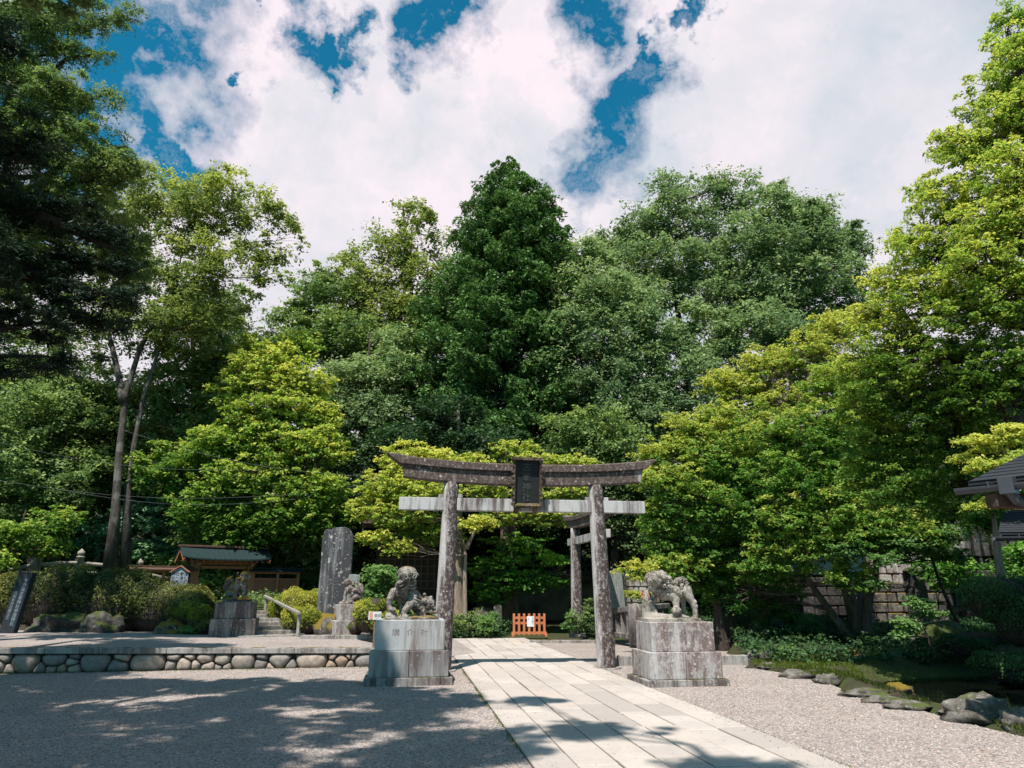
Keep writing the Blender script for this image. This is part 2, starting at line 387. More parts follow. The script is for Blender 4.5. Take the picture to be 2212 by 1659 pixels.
# ---- stone path: seven rows of granite slabs running straight back
path_mat, t, b = newmat('path_granite'); tc = t.new('ShaderNodeTexCoord'); o = tc.outputs['Object']
at = t.new('ShaderNodeAttribute', _attribute_name='tint')
g1 = t.noise(o, 120, 3, .6); g2 = t.noise(o, 1.1, 5, .6); g3 = t.noise(o, 9, 5, .65)
c = t.ramp(at.outputs['Fac'], [(0, (.33, .285, .255)), (.45, (.44, .38, .34)), (.8, (.51, .44, .39)), (.93, (.49, .43, .39)), (1, (.52, .39, .29))]); c = t.mix(t.ramp(g2.outputs[0], [(.42, 0.0), (.75, .6)]), c, (.34, .30, .28))
c = t.mix(t.math('MULTIPLY', t.ramp(g3.outputs[0], [(.5, 0.0), (.75, 1.0)]), .35), c, (.28, .25, .23)); c = t.mix(t.math('MULTIPLY', g1.outputs[0], .25), c, (.2, .19, .19))
t.link(c, b.inputs['Base Color']); bump(t, b, t.math('ADD', g3.outputs[0], t.math('MULTIPLY', g1.outputs[0], .5)), .35, .01)
pl, pr_, = G(1150, 1659), G(1830, 1659)
fwd = Vector((-math.sin(ROT), math.cos(ROT), 0)); side = Vector((math.cos(ROT), math.sin(ROT), 0))
o0 = Vector((0, 0, 0)); xl = pl.dot(side); xr = pr_.dot(side); y0 = 3.0; y1 = G(1050, 1380).dot(fwd)
mb = MB(); NR = 7; wrow = (xr-xl)/NR
mb2 = MB(); cx_ = (xl+xr)/2
mb2.box(side*cx_ + fwd*((y0+y1)/2) + Vector((0, 0, -.028)), (xr-xl, y1-y0, .07), ROT)
for r in range(NR):
    y = y0 - random.uniform(0, .8)
    while y < y1:
        L = random.choice([.86, .95, 1.05, 1.2]) * random.uniform(.97, 1.03); ye = min(y+L, y1)
        if ye-y > .12:
            xa, xb = xl+r*wrow+.009, xl+(r+1)*wrow-.009; z = .022+random.uniform(-.006, .006)
            w_ = lambda: random.uniform(-.003, .003)
            q = [(xa+w_(), y+.006), (xb+w_(), y+.006), (xb+w_(), ye-.004), (xa+w_(), ye-.004)]
            top = [side*a+fwd*c_+Vector((0, 0, z+random.uniform(-.0025, .0025))) for a, c_ in q]
            ins = [v + (sum(top, Vector())/4-v).normalized()*.012 for v in top]; top2 = [v-Vector((0, 0, .008)) for v in top]
            bot = [v-Vector((0, 0, .05)) for v in top]
            mb.add(ins+top2+bot, [(0, 1, 2, 3)]+[(i+4, (i+1) % 4+4, (i+1) % 4, i) for i in range(4)]+[(i+8, (i+1) % 4+8, (i+1) % 4+4, i+4) for i in range(4)], random.betavariate(3, 2))
        y = ye
pth = mb.build('stone_path', path_mat, tinted=True); tag(pth, 'straight path of pale granite slabs running through the gate', 'path', kind='structure')
jm = plain_mat('joint_soil', (.07, .055, .042), (.03, .035, .015), 20)
tag(mb2.build('path_bed', jm), 'dark joints under the granite slabs', 'path', kind='structure')

def on_path():
    y = random.uniform(5.5, 24); s_ = xl+(xr-xl)*(random.random() if random.random() < .35 else random.choice((abs(random.gauss(0, .05)), 1-abs(random.gauss(0, .05))))); p = side*s_+fwd*y; return (p.x, p.y, .027)
scatter_pebbles(2600, on_path, .004, .011, 'strayed_gravel', pm, 'small stones strayed from the gravel onto the path slabs')
# ---- raised terrace on the left
wl0, wl1 = G(-330, 1461), G(806, 1440)          # foot of the wall
def lerp(a, b, k): return a+(b-a)*k
def top_z(k): return lerp(.52, .385, k)
back0, back1 = P(-330, 1368, 20.9), P(830, 1378, 20.0)
zb0, zb1 = .46, .36
terr = [(wl0.x, wl0.y+.12), (wl1.x, wl1.y+.12), (wl1.x+1.2, wl1.y+1.6), (wl1.x+2.1, 19.5), (kerbL.x-2.6, 25.0), (-6, 24.5), (back0.x, 24.5)]
sheet('terrace', terr, [.50, .365, .02, .03, .03, .40, .5], M_gravel2, 'raised gravel terrace above the rubble wall', .3)
M_coping = stone_mat('coping', (.36, .34, .32), (.17, .14, .125), .45, .25, .1, scale=1.0)
rw = empty('retaining_wall', (wl0.x, wl0.y, 0), 0, 'low rubble wall of rounded stones under a grey coping', 'wall')
wd = (wl1-wl0).normalized(); wnrm = Vector((wd.y, -wd.x, 0)); WL = (wl1-wl0).length
def wp(u, z, out=0): p = wl0+wd*u+wnrm*out; return Vector((p.x, p.y, z))-Vector((wl0.x, wl0.y, 0))
cop = MB(); u = 0
while u < WL:
    L = random.choice([1.1, 1.25, 1.3, 1.3]); ue = min(u+L, WL); zt0, zt1 = top_z(u/WL), top_z(ue/WL)
    a = []
    for (uu, zz) in ((u+.004, zt0), (ue-.004, zt1)):
        a += [wp(uu, zz-.11, .03), wp(uu, zz, .03), wp(uu, zz, -.26), wp(uu, zz-.11, -.26)]
    cop.add(a, [(3, 2, 1, 0), (4, 5, 6, 7), (0, 1, 5, 4), (1, 2, 6, 5), (2, 3, 7, 6), (3, 0, 4, 7)], random.random()); u = ue
cop.build('coping', M_coping, rw, bevel=.008)
bk = MB(); bk.add([wp(0, -.1, -.10), wp(WL, -.1, -.10), wp(WL, top_z(1)-.1, -.10), wp(0, top_z(0)-.1, -.10), wp(0, -.1, -.25), wp(WL, -.1, -.25), wp(WL, top_z(1)-.1, -.25), wp(0, top_z(0)-.1, -.25)], [(0, 1, 2, 3), (1, 5, 6, 2), (4, 0, 3, 7), (3, 2, 6, 7)])
bk.build('backing', plain_mat('wall_earth', (.035, .03, .025), (.02, .02, .012), 12), rw)
# stones: relaxed Voronoi cells, inset and domed
hgt = .40
pts = []
tries = 0
while len(pts) < 150 and tries < 9000:
    tries += 1; u = random.uniform(-.2, WL+.2); z = random.uniform(.02, .98); rad = random.choice([.44, .54, .66]) if tries < 34 else (random.choice([.26, .34, .44]) if tries < 900 else random.choice([.12, .16, .20]))
    if all(math.hypot(u-p[0], (z-p[1])*.40) > (rad+p[2])*.60 for p in pts): pts.append((u, z, rad))
def clip(poly, a, bb, cc):
    out = []
    for i in range(len(poly)):
        p, q = poly[i], poly[(i+1) % len(poly)]; dp = a*p[0]+bb*p[1]-cc; dq = a*q[0]+bb*q[1]-cc
        if dp <= 0: out.append(p)
        if (dp < 0) != (dq < 0) and dp != dq: k = dp/(dp-dq); out.append((p[0]+(q[0]-p[0])*k, p[1]+(q[1]-p[1])*k))
    return out
st = MB()
for i, (u, zz, rad) in enumerate(pts):
    H = top_z(min(1, max(0, u/WL)))-.12; p0 = (u, zz*H)
    poly = [(u-.5, -.03), (u+.5, -.03), (u+.5, H), (u-.5, H)]
    for j, (u2, z2, r2) in enumerate(pts):
        if i == j or abs(u2-u) > 1.2: continue
        q = (u2, z2*H); dx, dy = q[0]-p0[0], q[1]-p0[1]; d2 = dx*dx+dy*dy; 
        # power diagram so that big stones stay big
        cc = (q[0]**2+q[1]**2-p0[0]**2-p0[1]**2 + (rad*.5)**2-(r2*.5)**2)/2
        poly = clip(poly, dx, dy, cc)
        if len(poly) < 3: break
    if len(poly) < 3: continue
    cxx = sum(p[0] for p in poly)/len(poly); cyy = sum(p[1] for p in poly)/len(poly)
    ar = abs(sum(poly[k][0]*poly[(k+1) % len(poly)][1]-poly[(k+1) % len(poly)][0]*poly[k][1] for k in range(len(poly))))/2
    if ar < .003: continue
    # resample outline, round it
    out = []
    for k in range(20):
        a = 2*math.pi*k/20; dx, dy = math.cos(a), math.sin(a); best = 9
        for m_ in range(len(poly)):
            p, q = poly[m_], poly[(m_+1) % len(poly)]; ex, ey = q[0]-p[0], q[1]-p[1]; den = dx*ey-dy*ex
            if abs(den) < 1e-9: continue
            tt = ((p[0]-cxx)*ey-(p[1]-cyy)*ex)/den; ss = ((p[0]-cxx)*dy-(p[1]-cyy)*dx)/den
            if tt > 0 and -1e-6 <= ss <= 1+1e-6: best = min(best, tt)
        out.append(best)
    sm = [(out[k-2]+2*out[k-1]+3*out[k]+2*out[(k+1) % 20]+out[(k+2) % 20])/9 for k in range(20)]
    sm = [min(a_*.6+b_*.4, b_*1.0)-.005 for a_, b_ in zip(sm, out)]
    k0 = []; vv = []; sd = random.random()*50; dome = min(.14, .10+ar*.25)
    for ri, (rr, dp) in enumerate([(1.0, -.10), (.985, .12), (.90, .52), (.68, .84), (.35, .98)]):
        for k in range(20):
            a = 2*math.pi*k/20; x_ = cxx+math.cos(a)*sm[k]*rr; z_ = cyy+math.sin(a)*sm[k]*rr
            nn = mnoise.noise(Vector((x_*6, z_*6, sd)))*.025
            vv.append(wp(x_, z_, -.09+dome*dp+nn*(ri > 1)))
    vv.append(wp(cxx, cyy, -.09+dome))
    ff = []
    for ri in range(4):
        for k in range(20): ff.append((ri*20+k, ri*20+(k+1) % 20, (ri+1)*20+(k+1) % 20, (ri+1)*20+k))
    for k in range(20): ff.append((80+k, 80+(k+1) % 20, 100))
    st.add(vv, ff, random.random())
sm_, t, b = newmat('fieldstone'); tc = t.new('ShaderNodeTexCoord'); o = tc.outputs['Object']; at = t.new('ShaderNodeAttribute', _attribute_name='tint')
n1 = t.noise(o, 7, 6, .65); n2 = t.noise(o, 60, 4, .65)
c = t.ramp(at.outputs['Fac'], [(0, (.22, .205, .195)), (.35, (.34, .30, .26)), (.7, (.46, .385, .32)), (1, (.36, .26, .19))])
c = t.mix(t.ramp(n1.outputs[0], [(.42, 0.0), (.72, .7)]), c, (.11, .09, .075)); c = t.mix(t.math('MULTIPLY', n2.outputs[0], .4), c, (.07, .06, .06))
t.link(c, b.inputs['Base Color']); bump(t, b, t.math('ADD', n1.outputs[0], t.math('MULTIPLY', n2.outputs[0], .3)), .6, .03)
so_ = st.build('stones', sm_, rw, smooth=True, tinted=True)

# ---- pond, kerbs, edging rocks
wm, t, b = newmat('pond_water'); b.inputs['Base Color'].default_value = (.004, .006, .004, 1); b.inputs['Roughness'].default_value = .06; b.inputs['Specular IOR Level'].default_value = .5
tc = t.new('ShaderNodeTexCoord'); n = t.noise(tc.outputs['Object'], 3.5, 3, .5); bump(t, b, n.outputs[0], .12, .05)
mb = MB(); mb.add([(6.4, 8.2, -.155), (15.5, 8.2, -.155), (15.5, 16.4, -.155), (6.4, 16.4, -.155)], [(0, 1, 2, 3)])
tag(mb.build('pond_water', wm), 'dark still pond beside the gravel', 'water', kind='structure')
def kerb(name, a, b_, w, h, label, z0=-.05, n=3):
    k = MB(); a, b_ = Vector(a), Vector(b_)
    for i in range(n):
        p, q = a.lerp(b_, i/n), a.lerp(b_, (i+1)/n); d = (q-p).normalized()*.004
        k.bar((p.x+d.x, p.y+d.y, z0+h/2), (q.x-d.x, q.y-d.y, z0+h/2), w, h)
    return tag(k.build(name, M_coping, bevel=.01), label, 'kerb', kind='structure')
ka = G(1338, 1440); kb = G(1616, 1436); kerb('kerb', (ka.x, ka.y+.25, 0), (kb.x, kb.y+.1, 0), .24, .25, 'low stone kerb between gate pillar and lion pedestal')
kerb('kerb', G(1145, 1389)+Vector((0, .1, 0)), G(1400, 1389)+Vector((0, .2, 0)), .3, .16, 'thin stone edging behind the gravel, right of the path end', -.08, 4)
kerb('kerb', P(650, 1379, 19.2)*1, P(866, 1379, 19.6), .3, .14, 'stone edging in front of the small lion pedestal', .34, 3)
def rock(px, py, w_px, h_px, label, mat, D=None, z=0.0, sd=None, dy=.7, squash=1.0, name='rock'):
    p = G(px, py, z) if D is None else P(px, py, D); s = mpp(px, py, p.y); h_px = h_px*(.72 if h_px < 50 and D is None else 1); r = (w_px*s/2, w_px*s/2*dy, h_px*s*.62)
    sd = sd if sd is not None else random.randint(1, 99)
    mb = MB(); mb.ellip((0, 0, h_px*s*.16), r, n=28, m=18, nz=.42, sd=sd)
    for i, v in enumerate(mb.v):     # chipped facets
        q = mnoise.noise(Vector((v[0]*2.6/r[0], v[1]*2.6/r[1], v[2]*2.6/r[2]+sd)))*.09
        f = 1+math.floor(q*22)/22*.55; mb.v[i] = (v[0]*f, v[1]*f, max(v[2]*f, -h_px*s*.3))
    o = mb.build(name, mat, smooth=True, weld=True); o.location = (p.x, p.y+r[1]*.7, p.z); return tag(o, label, 'rock')
rock(2142, 1564, 158, 64, 'big grey boulder with a dark split face at the pond edge', M_rock, sd=4)
rock(2230, 1580, 100, 50, 'low rounded boulder at the right edge of the gravel', M_rock, sd=11)
rock(1885, 1507, 110, 24, 'flat brownish rock set flush at the gravel edge', M_rock, sd=21)
rock(1950, 1500, 70, 36, 'moss-topped rock behind the flat brown edge rock', M_rock_moss, sd=22)
rock(1975, 1534, 90, 26, 'pale grey flat rock left of the pond boulder', M_rock, sd=31)
rock(1925, 1520, 100, 20, 'low brown slab rock between gravel and pond', M_rock, sd=33)
rock(2048, 1542, 34, 14, 'small flat stone touching the big boulder', M_rock, sd=35)
rock(1745, 1466, 95, 28, 'long pale rock at the gravel edge under the grass', M_rock, sd=41)
rock(1795, 1478, 55, 34, 'dark-sided rock at the end of the grass strip', M_rock, sd=43)
rock(1646, 1432, 62, 44, 'rounded grey rock behind the low kerb end', M_rock, sd=45)
rock(1662, 1446, 40, 24, 'small round stone beside the kerb-end rock', M_rock, sd=47)
rock(1830, 1440, 110, 36, 'flat moss-edged rock under the maple', M_rock_moss, D=17.6, sd=49)
rock(1693, 1375, 92, 74, 'orange-mossed boulder at the foot of the maple trunks', M_rock_moss, D=21, sd=51)
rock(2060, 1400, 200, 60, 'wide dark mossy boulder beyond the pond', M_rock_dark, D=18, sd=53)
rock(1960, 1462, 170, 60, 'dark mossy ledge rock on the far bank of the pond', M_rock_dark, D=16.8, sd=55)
rock(363, 1372, 76, 40, 'squared boulder capped with orange moss before the hedge', M_rock_moss, D=20.3, sd=61)
rock(205, 1368, 90, 55, 'pointed dark boulder with moss at the hedge foot', M_rock_dark, D=20.6, sd=63)
rock(115, 1368, 150, 60, 'long dark boulder under the left hedge', M_rock_dark, D=20.8, sd=65)
rock(705, 1374, 60, 52, 'rough brown rock left of the small lion pedestal', M_rock_moss, D=20.2, sd=67, name='rock')
rock(692, 1345, 70, 22, 'flat yellow-mossed rock at the foot of the tall slab', M_rock_moss, D=21.2, sd=69)
rock(1040, 1352, 60, 45, 'dim rounded rock in the shade behind the path end', M_rock_dark, D=27.4, sd=71)
# ---- forest floor twigs and moss grass tufts
def grass(name, label, n, fn, h, mat, w=.006):
    V = []; k = 0
    while k < n:
        p = fn()
        if p is None: continue
        hh = random.uniform(.4, 1)*h; a = random.random()*6.28; ca, sa = math.cos(a), math.sin(a); lx, ly = random.gauss(0, .4)*hh, random.gauss(0, .4)*hh
        V.append([(p[0]-w*ca, p[1]-w*sa, p[2]), (p[0]+w*ca, p[1]+w*sa, p[2]), (p[0]+lx+w*.2, p[1]+ly, p[2]+hh), (p[0]+lx-w*.2, p[1]+ly, p[2]+hh)]); k += 1
    V = np.array(V).reshape(-1, 3); return tag(mesh_np(name, V, np.arange(len(V)), np.full(n, 4), mat, tint=rng.random(n)), label, 'grass', kind='stuff')
# ================================================================== STONE GATE (front torii)
M_torii = stone_mat('torii_stone', (.50, .46, .45), (.072, .048, .043), .84, .6, .0, (.16, .10, .03), True, .9, stain_shade=.26, mottle=.42)
M_beam = stone_mat('torii_beam', (.42, .375, .35), (.080, .053, .044), .88, .5, .15, (.14, .11, .04), True, .9, mottle=.22)
M_nuki = stone_mat('torii_tie', (.50, .49, .48), (.12, .085, .08), .36, .15, 0, scale=.7)
M_panel = plain_mat('plaque_panel', (.022, .026, .024), (.012, .014, .014), 12, .7)
M_frame = stone_mat('plaque_frame', (.17, .125, .085), (.06, .038, .024), .55, .2, .4, (.14, .12, .03), False, 1.4)
M_fade = plain_mat('faded_paint', (.10, .12, .115), (.03, .035, .035), 30)
M_ink = plain_mat('carved_stroke', (.10, .09, .09), (.18, .16, .16), 30)
M_ink2 = plain_mat('painted_black', (.03, .03, .03), (.04, .04, .04), 30)
def torii(name, label, loc, rz, S, H, r0, r1, over, plaque):
    e = empty(name, loc, rz, label, 'torii gate'); k = H/4.35
    z_sb, z_kt = 3.89*k, 4.34*k
    for s in (-1, 1):
        mb = MB(); n = 22; pts = []; rad = []
        for i in range(n+1):
            z = -.1 + (z_sb+.14)*i/n; f = z/z_sb
            pts.append((s*(S/2-.115*k*f), 0, z)); rad.append(r0+(r1-r0)*f + (.012 if z < .08 else 0))
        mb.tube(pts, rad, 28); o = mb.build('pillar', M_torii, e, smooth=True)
        o2 = MB(); o2.tube([(s*S/2, 0, -.1), (s*S/2, 0, .03)], [r0*1.55, r0*1.5], 24); o2.build('pillar_base', M_coping, e, bevel=.01)
    # curved double lintel
    def curve_beam(nm, half_b, half_t, zb, zt, dep, rise, flare, mat, lipz=0):
        mb = MB(); n = 24; V = []; Fc = []
        for i in range(n+1):
            u = -1+2*i/n; rr = rise*abs(u)**2.4
            for (yy, zz, hf) in ((-dep/2, zb, half_b), (dep/2, zb, half_b), (dep/2, zt+flare*abs(u)**3, half_t), (0, zt+flare*abs(u)**3+lipz, half_t), (-dep/2, zt+flare*abs(u)**3, half_t)):
                V.append((u*hf, yy, zz+rr))
        for i in range(n):
            for j in range(5): a = i*5+j; b_ = i*5+(j+1) % 5; Fc.append((a, b_, b_+5, a+5))
        Fc += [(4, 3, 2, 1, 0), tuple(n*5+j for j in range(5))]
        mb.add(V, Fc); return mb.build(nm, mat, e, bevel=.012)
    hw = S/2+over
    curve_beam('lower_lintel', hw-.40*k, hw-.36*k, z_sb, z_sb+.29*k, .30*k, .13*k, .0, M_beam)
    curve_beam('upper_lintel', hw-.30*k, hw, z_sb+.293*k, z_kt, .42*k, .13*k, .07*k, M_beam, .05*k)
    mb = MB(); mb.box((0, 0, 3.44*k), ((hw-.33*k)*2, .19*k, .275*k)); mb.build('tie_beam', M_nuki, e, bevel=.01)
    for s in (-1, 1):
        xw = s*(S/2-.1*k)
        for q in (-1, 1): mb = MB(); mb.box((xw+q*(r1+.05*k), 0, 3.62*k), (.10*k, .13*k, .07*k)); mb.build('wedge', M_nuki, e, bevel=.006)
    if plaque:
        pe = bpy.data.objects.new('plaque', None); C.objects.link(pe); pe.parent = e
        pe.location = (0, -.33, 3.93); pe.rotation_euler = (R(8), 0, 0)
        mb = MB(); mb.box((0, .01, 0), (.56, .06, 1.0)); mb.build('panel', M_panel, pe)
        fr = MB()
        for s in (-1, 1):
            fr.box((s*.295, -.03, 0), (.045, .15, 1.06))
            for i in range(9): fr.box((s*.315, -.03, -.48+i*.12), (.06, .17, .055 if i % 2 else .075))
            pass
        fr.box((0, -.04, .52), (.70, .20, .07)); fr.box((0, -.03, -.50), (.62, .17, .06), rx=.5)
        fr.build('frame', M_frame, pe, bevel=.01)
        for s in (-1, 1): br = MB(); br.bar((s*.20, -.02, -.54), (s*.22, .20, -.66), .09, .10); br.build('bracket', M_frame, pe, bevel=.01)
        for i, ch in enumerate('古峯神社'): text_part('letter', ch, .205, M_fade, pe, (-.015, -.026, .33-i*.225), extrude=.004)
    return e
gR, gY = G(1311, 1444), None
S1 = 3.56
ctr = gR - side*(S1/2)
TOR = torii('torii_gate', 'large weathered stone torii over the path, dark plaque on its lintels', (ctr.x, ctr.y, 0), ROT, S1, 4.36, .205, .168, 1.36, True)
b2 = P(1247, 1370, 25.0)
r2 = R(-79); d2 = Vector((math.cos(r2), math.sin(r2), 0)); c2 = b2 + d2*1.5
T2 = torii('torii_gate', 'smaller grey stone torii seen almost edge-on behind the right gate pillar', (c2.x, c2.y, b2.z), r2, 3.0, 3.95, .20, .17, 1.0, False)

# ================================================================== PEDESTALS
M_ped = stone_mat('pedestal_clean', (.42, .42, .415), (.21, .16, .14), .24, .05, .0, scale=.7, rough_bump=.25)
M_pedl = stone_mat('pedestal_block', (.33, .325, .32), (.12, .09, .085), .45, .1, .0, scale=.7, rough_bump=.3)
M_ped2 = stone_mat('pedestal_lichen', (.46, .43, .415), (.19, .135, .12), .52, .6, .0, (.2, .16, .1), True, .9, mottle=.55)
M_ped3 = stone_mat('pedestal_old', (.33, .30, .28), (.11, .085, .08), .55, .45, .15, (.1, .1, .03), True, 1.0)
def pedestal(loc, rz, tiers, label, mats, text=None, joint=True, insc_z=0):
    e = empty('stone_pedestal', loc, rz, label, 'pedestal'); z = 0
    names = ['plinth', 'lower_block', 'upper_block'][3-len(tiers):] if len(tiers) == 3 else ['lower_block', 'upper_block']
    for nm, (w_, d_, h_), m_ in zip(names, tiers, mats):
        mb = MB()
        if nm == 'lower_block' and joint:
            k = .5 if joint is True else joint
            mb.box((-w_/2+w_*k/2-.002, 0, z+h_/2), (w_*k-.004, d_, h_)); mb.box((w_/2-w_*(1-k)/2+.002, 0, z+h_/2), (w_*(1-k)-.004, d_, h_))
        elif nm == 'plinth':
            for a_, b_ in ((-.5, -.36), (-.36, .36), (.36, .5)): mb.box((w_*(a_+b_)/2, 0, z+h_/2-.06), (w_*(b_-a_)-.006, d_, h_+.12))
        else: mb.box((0, 0, z+h_/2), (w_, d_, h_), top=1.0)
        mb.build(nm, m_, e, bevel=.012); z += h_
    if text:
        w_, d_, h_ = tiers[-1]
        for i, ch in enumerate(text): text_part('inscription', ch, .145, M_ink, e, ((i-1)*.255+.0, -d_/2*.995-.0005, z-h_*.44), extrude=.0025, rot=(R(91), 0, 0))
    return e, z
def ped_at(pxl, pxr, pybase, tiers, *a, **k):
    l, r_ = G(pxl, pybase), G(pxr, pybase)
    c_ = (l+r_)/2; d_ = tiers[0][1]; return (c_ + fwd*(d_/2)).x, (c_+fwd*(d_/2)).y, 0
def fit_w(pxl, pxr, pybase): return (G(pxr, pybase).dot(side)-G(pxl, pybase).dot(side))
wA = fit_w(784, 979, 1482)
tA = [(wA, 1.25, .13), (wA*.90, 1.08, .44), (wA*.80, .92, .52)]
PA, zA = pedestal(ped_at(784, 979, 1482, tA), ROT, tA, 'clean grey pedestal left of the path carrying the lion with a cub', [M_ped3, M_pedl, M_ped], '講介社')
wB = fit_w(1388, 1579, 1484)
tB = [(wB*1.0, 1.15, .11), (wB*.885, 1.0, .45), (wB*.78, .86, .50)]
PB, zB = pedestal(ped_at(1394, 1585, 1484, tB), ROT, tB, 'lichen-spotted brown-stained pedestal right of the path', [M_ped3, M_ped2, M_ped2], '神命講')
pc = P(492, 1376, 19.5); tC = [(1.16, .95, .46), (1.0, .85, .44)]
PC_, zC = pedestal((pc.x, pc.y+.4, pc.z), R(14), tC, 'dark mossy pedestal beside the left steps', [M_ped3, M_ped3])
pd = P(744, 1374, 20.0); tD = [(1.02, .88, .40), (.72, .66, .42)]
PD_, zD = pedestal((pd.x, pd.y+.45, pd.z), R(30), tD, 'small reddish lichen pedestal in front of the tall slab', [M_ped2, M_ped2], joint=.62)

# ================================================================== LIONS
def lion_mat(name, **k):
    return stone_mat(name, k.get('light', (.34, .31, .27)), k.get('dark', (.10, .08, .065)), k.get('amount', .58), k.get('spots', .25), k.get('moss', .2), k.get('mosscol', (.16, .15, .06)), False, 1.5, rough_bump=.9, mottle=k.get('mottle', .35))
def statue(name, label, mb, mat, loc, rz, voxel=.014, disp=.012, scale=1.0):
    me = bpy.data.meshes.new(name); me.from_pydata(mb.v, [], mb.f); me.validate()
    o = link(name, me, mat, None, loc, rz); o.scale = (scale,)*3
    r_ = o.modifiers.new('fuse', 'REMESH'); r_.mode = 'VOXEL'; r_.voxel_size = voxel; r_.use_smooth_shade = True
    s_ = o.modifiers.new('soften', 'SMOOTH'); s_.iterations = 1; s_.factor = .4
    tx = bpy.data.textures.new('carve', 'CLOUDS'); tx.noise_scale = .022; tx.noise_depth = 2
    d_ = o.modifiers.new('wear', 'DISPLACE'); d_.texture = tx; d_.strength = disp*.9; d_.mid_level = .5; d_.texture_coords = 'LOCAL'
    dg = bpy.context.evaluated_depsgraph_get(); m2 = bpy.data.meshes.new_from_object(o.evaluated_get(dg))
    o.modifiers.clear(); o.data = m2; m2.name = name
    if DET and DET.v:
        bm = bmesh.new(); bm.from_mesh(m2); k0 = [bm.verts.new(v) for v in DET.v]
        for f in DET.f:
            try: bm.faces.new([k0[i] for i in f]).smooth = True
            except ValueError: pass
        bm.to_mesh(m2); bm.free()
    return tag(o, label, 'stone lion')
DET = None
def spiral(mb, c, r, axis='y', tw=.022, turns=1.6, lift=.03, flip=1, n=16, ry=0, tilt=None):
    c = Vector(c); pts = []; rad = []
    M = tilt if tilt is not None else Matrix.Identity(3)
    for i in range(n+1):
        f = i/n; a = flip*f*turns*2*math.pi; rr = r*(1-f*.82)
        pts.append(c + M @ Vector((math.cos(a)*rr, -lift*f, math.sin(a)*rr))); rad.append(tw*(1-.35*f))
    (DET or mb).tube([p+Vector((0, -.012, 0)) for p in pts], [q*1.1 for q in rad], 7)
def limb(mb, pts, rad, n=12): mb.tube(pts, rad, n); [mb.ellip(p, (r_,)*3, n=10, m=7) for p, r_ in zip(pts, rad)]
def paw(mb, c, r, dirx=0, toes=4, side_=.9):
    c = Vector(c); mb.ellip(c, (r*1.05, r*1.25, r*.8), n=12, m=8)
    for i in range(toes):
        a = (i-(toes-1)/2)/toes*1.9
        mb.ellip(c+Vector((math.sin(a)*r*.85+dirx*r*.5, -math.cos(a)*r*1.05*(1-abs(dirx)*.5), -r*.18)), (r*.30, r*.42, r*.40), n=8, m=6)
# --- lion with cub (crop pixels of the survey -> metres)
def Lp(x, y, d=0): return ((x-565)/636, d, (855-y)/636)
DET = MB(); m1 = MB(); rl = random.Random(5)
m1.box((.03, .02, .02), (.98, .62, .07))
m1.ellip(Lp(335, 815, -.12), (.12, .14, .09), nz=.25, sd=3); m1.ellip(Lp(520, 840, -.05), (.42, .26, .05), nz=.3, sd=5)
m1.ellip(Lp(760, 840, 0), (.22, .25, .06), nz=.3, sd=6)
limb(m1, [Lp(375, 560, .0), Lp(470, 555, .08), Lp(590, 600, .14), Lp(650, 690, .16)], [.125, .15, .15, .13])       # arched back
limb(m1, [Lp(640, 720, .2), Lp(700, 760, .1), Lp(640, 825, 0)], [.11, .09, .06])
m1.ellip(Lp(455, 470, -.04), (.15, .15, .14)); limb(m1, [Lp(450, 520, 0), Lp(470, 430, -.06)], [.15, .12])
limb(m1, [Lp(350, 540, -.06), Lp(310, 615, -.12), Lp(303, 690, -.12), Lp(320, 735, -.14)], [.085, .068, .055, .055]); paw(m1, Lp(350, 735, -.19), .062, .4)
limb(m1, [Lp(425, 590, .12), Lp(430, 660, .10), Lp(445, 720, .08), Lp(450, 800, .08)], [.05, .035, .035, .04])
limb(m1, [Lp(600, 610, -.04), Lp(545, 680, -.13), Lp(495, 745, -.17), Lp(480, 790, -.18)], [.10, .075, .06, .055]); paw(m1, Lp(500, 815, -.24), .062, .3)
m1.ellip(Lp(500, 312, -.05), (.192, .205, .125), n=24, m=16); m1.ellip(Lp(505, 370, -.02), (.165, .15, .13), n=20, m=12)                                                       # head
m1.ellip(Lp(515, 400, -.17), (.10, .10, .055)); m1.ellip(Lp(520, 425, -.17), (.11, .09, .030)); m1.ellip(Lp(515, 450, -.13), (.10, .08, .03))
m1.ellip(Lp(530, 365, -.26), (.038, .03, .026)); m1.ellip(Lp(480, 345, -.22), (.026, .02, .026)); m1.ellip(Lp(560, 345, -.22), (.026, .02, .026))
m1.tube([Lp(430, 345, -.20), Lp(475, 318, -.245), Lp(525, 340, -.26), Lp(575, 318, -.24), Lp(605, 350, -.17)], [.015, .022, .018, .022, .014], 8)   # brow
spiral(m1, Lp(488, 372, -.30), .072, tw=.021, flip=-1, lift=.05); spiral(m1, Lp(540, 325, -.27), .042, tw=.016, lift=.05); spiral(m1, Lp(592, 352, -.25), .066, tw=.020, lift=.05); spiral(m1, Lp(425, 350, -.20), .045, tw=.017, lift=.04)
for yy, dd in ((425, -.15), (455, -.13), (492, -.10)):                                                             # wavy collar
    pts = [Lp(x, yy+14*math.sin(x*.055+yy)+(x-400)*-.05 , dd-.035-.08*math.sin((x-390)/220*3.1)) for x in range(395, 615, 18)]
    DET.tube(pts, [.027+.008*math.sin(i*1.3) for i in range(len(pts))], 8)
